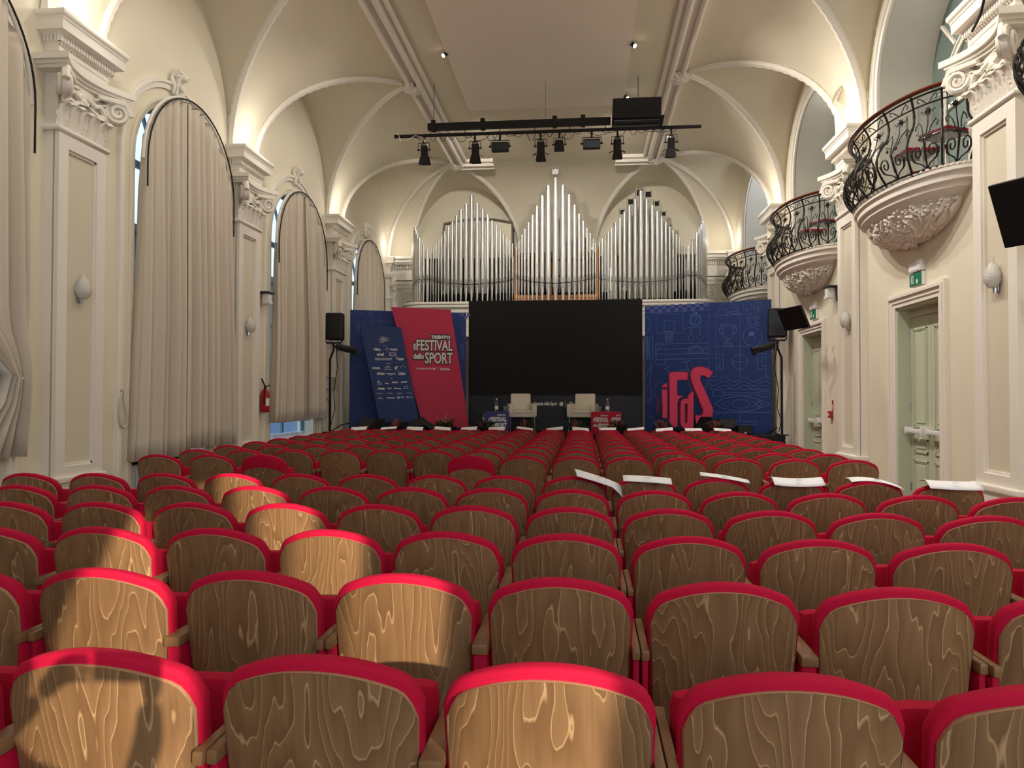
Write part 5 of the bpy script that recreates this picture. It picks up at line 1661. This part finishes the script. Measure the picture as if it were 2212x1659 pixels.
def par_lamp(x, label, kind='zoom', flap=0, ztop=0.0):
    t = thing('stage_lamp', label, 'stage lamp', (x, RY, 6.80), 0, 'lamps hanging from the lighting bar')
    M = Matrix.Rotation(radians(12), 4, 'X')
    MB().cyl((0, 0, .06), (0, 0, -.09), .02, n=8).build('clamp', BLACK, t, smooth=40)
    if kind == 'zoom':
        MB().tube([(-.115, 0, -.24), (-.115, 0, -.1), (.115, 0, -.1), (.115, 0, -.24)], .008, 5).build('yoke', BLACK, t, smooth=40)
        MB().lathe([(.001, -.10), (.05, -.105), (.072, -.14), (.078, -.2), (.078, -.36), (.001, -.36)], 12, M=M).build('body', BLACK, t, smooth=35)
        MB().lathe([(.055, -.113), (.07, -.128), (.074, -.15)], 12, M=M).build('rear_cap', STEEL, t, smooth=40)
        for s in (-1, 1):
            MB().cyl((s * .08, 0, -.24), (s * .135, 0, -.24), .016, n=8).build('knob', BLACK, t, smooth=40)
        for a0, f in ((0, 1.0), (pi, 1.0), (pi / 2, 1.0 if not flap else 2.1), (-pi / 2, 1.0 if flap >= 0 else 2.1)):
            b = MB()
            e = .07 * f
            zl = -.52 if f == 1.0 else -.40
            R = Matrix.Rotation(a0, 4, 'Z')
            b.add([M @ R @ Vector(p) for p in ((-.072, -.076, -.36), (.072, -.076, -.36), (.10, -.076 - e * .55, zl), (-.10, -.076 - e * .55, zl))], [(0, 1, 2, 3)])
            o = b.build('barn_door', BLACK, t)
            so = o.modifiers.new('thickness', 'SOLIDIFY'); so.thickness = .004
    elif kind == 'flood':
        MB().tube([(-.19, 0, -.2), (-.19, 0, -.1), (.19, 0, -.1), (.19, 0, -.2)], .009, 5).build('yoke', BLACK, t, smooth=40)
        MB().cbox(-.17, .17, -.09, .09, -.32, -.13, .02, M).build('body', BLACK, t, smooth=30)
        MB().cbox(-.165, .165, -.10, -.088, -.3, -.15, .006, M).build('lens_frame', BLACKG, t)
        for s in (-1, 1):
            MB().cyl((s * .17, 0, -.22), (s * .22, 0, -.22), .018, n=8).build('knob', BLACK, t, smooth=40)
    else:
        MB().tube([(-.11, 0, -.22), (-.11, 0, -.09), (.11, 0, -.09), (.11, 0, -.22)], .008, 5).build('yoke', BLACK, t, smooth=40)
        MB().prism([(-.075, -.15), (.075, -.15), (.1, -.34), (-.1, -.34)], -.08, .08, lambda a, b, d: (a, d, b)).build('body', BLACK, t)
        MB().cbox(-.05, .05, -.09, -.08, -.36, -.34, .004).build('barn_door', BLACK, t)
        for s in (-1, 1):
            MB().cyl((s * .09, 0, -.22), (s * .14, 0, -.22), .016, n=8).build('knob', BLACK, t, smooth=40)
par_lamp(-3.23, 'black barrel lamp at the curtain end of the bar, white cable at its top', flap=1)
par_lamp(-2.19, 'black barrel lamp, second from the curtain end of the bar', flap=1)
par_lamp(-1.685, 'wide box floodlight on the curtain half of the bar', 'flood')
par_lamp(-.87, 'black barrel lamp at the middle of the bar', flap=-1)
par_lamp(-.50, 'small square lamp at the middle of the bar', 'small')
par_lamp(.14, 'wide box floodlight on the balcony half of the bar', 'flood')
par_lamp(.645, 'black barrel lamp below the projector housing', flap=-1)
par_lamp(1.685, 'black barrel lamp at the balcony end of the bar', flap=-1)
o = MB().tube([(-3.75, RY - .04, 6.88), (-3.7, RY - .05, 6.74), (-3.55, RY - .05, 6.76), (-3.4, RY - .05, 6.84), (-3.25, RY - .05, 6.8), (-3.2, RY - .05, 6.7)], .007, 5).build('cable', PWHITE, smooth=60)
tag(o, 'white cable looped over the curtain end of the lighting bar', 'cable')

# small spots on the edge of the ceiling panel
for x, y, s, lab in ((-2.53, 13.25, 1, 'small lit ceiling spot on the curtain-side edge of the lowered panel'), (.85, 13.2, -1, 'small lit ceiling spot on the balcony-side panel edge, further from the stage'), (.85, 15.5, -1, 'small lit ceiling spot on the balcony-side panel edge, nearer the stage')):
    t = thing('ceiling_spot', lab, 'spotlight', (x, y, ZC), 0, 'small spots on the ceiling panel')
    ax = Vector((-s * .55, -.55, -.63)).normalized()
    MB().tube([Vector((0, 0, -.0)), Vector((0, 0, -.04))], .012, 6).build('stem', BLACK, t)
    MB().tube([Vector((0, 0, -.05)) - ax * .05, Vector((0, 0, -.05)) + ax * .07], [.028, .04], 10).build('shade', BLACK, t, smooth=40)
    MB().tube([Vector((0, 0, -.05)) + ax * .066, Vector((0, 0, -.05)) + ax * .074], .036, 10).build('lens', BULB, t)

# ---------------------------------------------------------------- things on the walls
def wall_root(name, label, cat, side, y, z, group=None):
    return thing(name, label, cat, (XL if side < 0 else XR, y, z), -pi / 2 if side < 0 else pi / 2, group)
SCL = [(-1, 7.95, 'blown glass wall lamp on the nearest pilaster of the curtained wall'), (-1, 12.22, 'blown glass wall lamp on the pilaster between the second and third curtains'), (-1, 16.9, 'blown glass wall lamp behind the curtain-side pole'),
       (1, 7.95, 'blown glass wall lamp on the pilaster under the near wall monitor'), (1, 12.22, 'blown glass wall lamp on the pilaster between the two sage doors'), (1, 16.9, 'blown glass wall lamp on the pilaster behind the far monitor')]
for s, y, lab in SCL:
    t = wall_root('wall_lamp', lab, 'wall lamp', s, y, 2.68, 'blown glass wall lamps on the pilasters')
    t.location.x += -s * .13
    rows = []
    for i in range(13):
        u = i / 12
        r = .02 + .085 * sin(pi * min(1, u * 1.12 + .06)) ** .8 * (1 - .45 * u)
        r = max(r, .022)
        tw = u * 1.6
        z = .31 * u
        rows.append([Vector((r * cos(2 * pi * k / 16 + tw) * (1 + .09 * (k % 2)), max(.0, .055 + r * .85 * sin(2 * pi * k / 16 + tw) * (1 + .09 * (k % 2))), z + (.035 * sin(2 * pi * k / 16 + 1) if i == 12 else 0))) for k in range(16)])
    m = MB().grid(rows, closed_u=True)
    m.build('glass_shade', SCONCE, t, smooth=60)
    MB().cyl((0, .03, -.05), (0, .03, .03), .02, n=8).build('socket', STEEL, t, smooth=40)
    MB().cbox(-.03, .03, -.005, .02, -.04, .2, .006).build('wall_plate', STEEL, t)

for y, z, lab in ((10.02, 3.02, 'green emergency exit sign above the nearer sage door'), (14.35, 3.05, 'green emergency exit sign above the farther sage door')):
    t = wall_root('exit_sign', lab, 'sign', 1, y, z, 'emergency exit signs above the doors')
    MB().cbox(-.17, .17, 0, .07, .17, .31, .012).build('lamp_case', PWHITE, t, smooth=30)
    MB().cbox(-.15, .15, .069, .074, .19, .25, .004).build('diffuser', PAPER, t)
    MB().cbox(-.175, .175, .0, .05, -.01, .16, .006).build('sign_case', PWHITE, t)
    p = MB().cbox(-.17, .17, .05, .056, -.005, .155, .003).build('sign_face', GREEN, t)
    g = MB()
    pl_ = lambda a, b, d: (a, d, b)
    g.prism([(-.01, .075), (-.045, .11), (-.028, .11), (-.028, .14), (.008, .14), (.008, .11), (.025, .11)][::-1], .056, .058, lambda a, b, d: (-a - .06, d, .15 - b + .005))
    g.prism([(.05, .02), (.05, .135), (.06, .135), (.06, .02)], .056, .058, pl_).prism([(.05, .127), (.05, .135), (.12, .135), (.12, .127)], .056, .058, pl_).prism([(.112, .02), (.112, .135), (.12, .135), (.12, .02)], .056, .058, pl_)
    g.prism([(.07, .03), (.085, .06), (.08, .1), (.095, .1), (.1, .065), (.09, .03)], .056, .058, pl_).prism([(.083 + .011 * cos(2 * pi * k / 8), .115 + .011 * sin(2 * pi * k / 8)) for k in range(8)], .056, .058, pl_)
    g.build('pictogram', PAPER, p)

def wall_monitor(loc, normal, tilt, label, size=1.0):
    n = Vector((normal[0], normal[1], 0)).normalized()
    rz = math.atan2(-n.x, n.y) + pi
    t = thing('wall_monitor', label, 'screen', loc, rz, 'black monitors on the balcony wall')
    t.rotation_euler = (tilt, 0, rz)
    t.scale = (size, size, size)
    MB().cbox(-.5, .5, -.02, .04, -.29, .29, .01).build('casing', BLACKG, t)
    MB().box(-.485, .485, -.024, -.019, -.275, .275).build('display', SCREENM, t)
    MB().cbox(-.2, .2, .04, .1, -.2, .2, .015).build('rear_cover', BLACK, t)
    MB().cyl((0, .08, 0), (0, .3, .05), .03, n=8).build('arm', BLACK, t, smooth=40)
    MB().cbox(-.06, .06, .28, .32, -.08, .18, .006).build('bracket', BLACK, t)
wall_monitor((3.92, 6.53, 3.17), (-.86, -.51), radians(24), 'black monitor tilted down beside the nearest balcony-side pilaster, cut by the frame')
wall_monitor((3.70, 13.6, 2.98), (-.95, -.31), radians(24), 'black monitor tilted down between the farther sage door and the stage', .72)

# detectors, camera, fire equipment
for s, y, lab in ((-1, 13.05, 'white movement detector above the fire extinguisher'), (1, 13.2, 'white movement detector between the doors under the balcony')):
    t = wall_root('movement_detector', lab, 'sensor', s, y, 3.33, 'white movement detectors on the walls')
    MB().cbox(-.14, .14, 0, .2, .13, .16, .01).build('bracket', DARKG, t)
    MB().cbox(-.07, .07, .04, .18, -.06, .13, .03).build('housing', PWHITE, t, smooth=40)
    MB().cbox(-.05, .05, .17, .2, -.07, -.02, .012).build('lens', PWHITE, t, smooth=40)
    MB().tube([(-.12, .05, .13), (-.15, .04, .0), (-.14, .03, -.12)], .008, 5).build('cable', BLACK, t, smooth=60)
t = thing('ceiling_camera', 'small white double-eyed camera box above the tallest organ pipe', 'camera', (-.80, 20.25, 7.73))
MB().cbox(-.09, .09, -.1, .06, -.05, .15, .05).build('housing', PWHITE, t, smooth=40)
for x in (-.04, .04):
    MB().cyl((x, -.105, .105), (x, -.095, .105), .02, n=10).build('lens', BLACK, t)
t = wall_root('fire_extinguisher', 'red fire extinguisher hung beside the third curtain', 'extinguisher', -1, 13.02, 1.28)
MB().lathe([(.001, 0), (.07, .005), (.078, .03), (.078, .34), (.06, .4), (.03, .43), (.001, .435)], 16, (0, .1, 0)).build('cylinder', REDP, t, smooth=40)
MB().cbox(-.02, .02, .08, .12, .43, .48, .006).tube([(0, .1, .47), (0, .2, .5)], .01, 6).tube([(0, .1, .48), (.02, .04, .62)], .014, 6).build('valve', BLACK, t, smooth=40)
MB().tube([(.02, .12, .46), (.1, .15, .44), (.11, .14, .3), (.09, .13, .15)], .013, 6).build('hose', BLACK, t, smooth=50)
MB().lathe([(.079, .12), (.079, .26)], 10, (0, .1, 0), a0=.6, a1=2.2).build('instruction_label', PWHITE, t, smooth=40)
o = MB().cbox(-.012, .012, 0, .02, 0, .42, .004).build('sign_post', REDP)
o.location = (XL + .02, 12.9, 1.72)
tag(o, 'narrow red marker strip above the fire extinguisher', 'marker')
t = wall_root('fire_alarm', 'red fire alarm call point beside the farther sage door', 'fire alarm', 1, 13.46, 1.27)
MB().cbox(-.06, .06, 0, .06, -.06, .06, .01).build('box', REDP, t)
MB().cbox(-.03, .03, .06, .065, -.03, .02, .004).build('glass_plate', PWHITE, t)
t = wall_root('safety_notice', 'small red and white notice above the fire alarm', 'sign', 1, 13.42, 1.43)
MB().cbox(-.035, .035, 0, .006, -.09, .09, .002).build('plate', REDP, t)
MB().cbox(-.02, .02, .006, .008, -.07, .02, .001).build('white_field', PWHITE, t)
o = MB().cbox(-.03, .03, 0, .03, -.05, .05, .006).build('wall_switch', BLACK)
o.location = (XR, 15.45, 1.8); o.rotation_euler = (0, 0, pi / 2)
tag(o, 'small black switch plate on the wall beside the farther sage door', 'switch')
# diamond vent on the vault above the balcony pilasters
t = thing('vent_grille', 'beige diamond shaped vent grille on the vault over the balconies', 'vent', (4.11, 12.45, 6.52))
t.rotation_euler = (0, radians(-72), 0)
vg = MB().box(-.17, .17, -.17, .17, 0, .012)
M45 = Matrix.Rotation(radians(45), 4, 'Z')
MB().box(-.16, .16, -.16, .16, 0, .015, M45).build('frame', BEIGEM, t)
for k in range(9):
    MB().box(-.145, .145, -.145 + .033 * k, -.128 + .033 * k, .015, .022, M45).build('slat', BEIGEM, t)
# skirting along the two long walls
for nm, x0, x1, lab in (('baseboard_left', XL, XL + .03, 'white skirting under the curtained windows'), ('baseboard_right', XR - .03, XR, 'white skirting along the balcony wall')):
    segs = [(YB, 22.0)] if x0 < 0 else [(YB, 9.2), (10.98, 13.7), (15.4, 22.0)]
    m = MB()
    for a, b in segs:
        m.box(x0, x1, a, b, 0, .2)
    tag(m.build(nm, WHITE, kind='structure'), lab, 'skirting', kind='structure')
# ---------------------------------------------------------------- the photographer, whose shadow falls on the nearest chair
def skinned(name, nodes, edges, m, parent, root=0, levels=1, kind=None):
    """one continuous surface grown on a skeleton: nodes are (point, radius)"""
    me = bpy.data.meshes.new(name)
    me.from_pydata([n[0] for n in nodes], edges, [])
    o = bpy.data.objects.new(name, me)
    COL.objects.link(o)
    o.parent = parent
    sk = o.modifiers.new('skin', 'SKIN')
    sk.use_smooth_shade = True
    for i, n in enumerate(nodes):
        d = me.skin_vertices[0].data[i]
        d.radius = (n[1], n[1] if len(n) < 3 else n[2])
        d.use_root = i == root
    sb = o.modifiers.new('smooth', 'SUBSURF')
    sb.levels = levels
    sb.render_levels = levels
    me.materials.append(m)
    return o

ph = thing('person', 'person in a grey jacket standing behind the nearest row, holding up a phone', 'person', (-.03, -.46, 0))
body = [((0, 0, .95), .13, .10), ((0, 0, 1.12), .125, .095), ((0, 0, 1.28), .145, .10), ((0, .0, 1.40), .13, .085), ((0, .0, 1.47), .058), ((0, .01, 1.53), .055),
        ((-.09, 0, .90), .095), ((-.105, .01, .50), .062), ((-.11, -.02, .10), .042), ((-.115, .12, .04), .035),
        ((.09, 0, .90), .095), ((.105, .01, .50), .062), ((.11, -.02, .10), .042), ((.115, .12, .04), .035),
        ((-.18, 0, 1.40), .065), ((-.29, .06, 1.20), .045), ((-.17, .31, 1.42), .036), ((-.11, .375, 1.49), .028),
        ((.18, 0, 1.40), .065), ((.29, .06, 1.20), .045), ((.21, .31, 1.42), .036), ((.17, .375, 1.49), .028)]
be = [(0, 1), (1, 2), (2, 3), (3, 4), (4, 5), (0, 6), (6, 7), (7, 8), (8, 9), (0, 10), (10, 11), (11, 12), (12, 13), (3, 14), (14, 15), (15, 16), (16, 17), (3, 18), (18, 19), (19, 20), (20, 21)]
skinned('body', body, be, JACKET, ph, levels=2)
hd = MB()
rows = []
for i in range(15):
    th = pi * i / 14
    row = []
    for k in range(18):
        a = 2 * pi * k / 18
        x, y, z = .075 * sin(th) * cos(a), .098 * sin(th) * sin(a), -.118 * cos(th)
        if z < 0:
            x *= 1 - .30 * (-z / .118) ** 1.3
            y = y * (1 - .12 * (-z / .118)) + .012 * (-z / .118)
        if y > .05 and abs(x) < .018 and -.04 < z < .02:
            y += .020 * (1 - abs(z + .02) / .05)
        row.append(Vector((x, .03 + y, 1.645 + z)))
    rows.append(row)
hd.grid(rows, closed_u=True)
for s in (-1, 1):
    hd.ball((s * .077, .02, 1.64), .03, 8, 6, (.35, .6, 1.0))
H = hd.build('head', SKIN, ph, smooth=80)
for s in (-1, 1):
    MB().ball((s * .03, .122, 1.655), .012, 8, 6).build('eye', PWHITE, H, smooth=80)
MB().tube([(-.022, .118, 1.595), (0, .125, 1.593), (.022, .118, 1.595)], [.004, .008, .004], 6).build('mouth', mat('lips', (160, 84, 78), 0.6), H, smooth=60)
hr_ = MB()
hr_.grid([[Vector((.082 * sin(th) * cos(a), .022 + .104 * sin(th) * sin(a), 1.652 + .122 * cos(th))) for a in [2 * pi * k / 18 for k in range(19)]] for th in [pi * .5 * i / 8 for i in range(9)]])
hr_.grid([[Vector((.081 * cos(a), .022 + .102 * sin(a), z)) for a in [pi + pi * k / 12 for k in range(13)]] for z in (1.655, 1.60, 1.55)])
hr_.build('hair', HAIR, ph, smooth=80)
for s, wx in ((-1, -.11), (1, .17)):
    nodes = [((wx, .37, 1.485), .026), ((wx - s * .012, .405, 1.515), .030, .02)]
    ed = [(0, 1)]
    for f, (dx, dz, L) in enumerate(((0, .030, .9), (0, .012, 1.0), (0, -.006, .95), (0, -.022, .75))):
        p0 = Vector((wx - s * .016, .425, 1.525 + dz))
        b = len(nodes)
        nodes += [(tuple(p0), .0095), (tuple(p0 + Vector((-s * .012, .030 * L, .004))), .0088), (tuple(p0 + Vector((-s * .036, .040 * L, .004))), .008), (tuple(p0 + Vector((-s * .056, .036 * L, .002))), .007)]
        ed += [(1, b), (b, b + 1), (b + 1, b + 2), (b + 2, b + 3)]
    b = len(nodes)
    nodes += [((wx - s * .022, .405, 1.545), .011), ((wx - s * .045, .412, 1.558), .010), ((wx - s * .064, .414, 1.560), .008)]
    ed += [(1, b), (b, b + 1), (b + 1, b + 2)]
    skinned('hand', nodes, ed, SKIN, ph, levels=1)
o = thing('phone', 'black phone held up by the standing person', 'phone', (0, 0, 0))
MB().cbox(-.048, .102, -.022, -.0135, 1.507, 1.583, .004).build('case', BLACKG, o)
MB().box(-.043, .097, -.0232, -.022, 1.511, 1.579).build('display', BLACK, o)
for x, z in ((-.012, 1.562), (-.012, 1.538), (.008, 1.550)):
    MB().cyl((x, -.0138, z), (x, -.0125, z), .007, n=12).build('lens', BLACK, o)
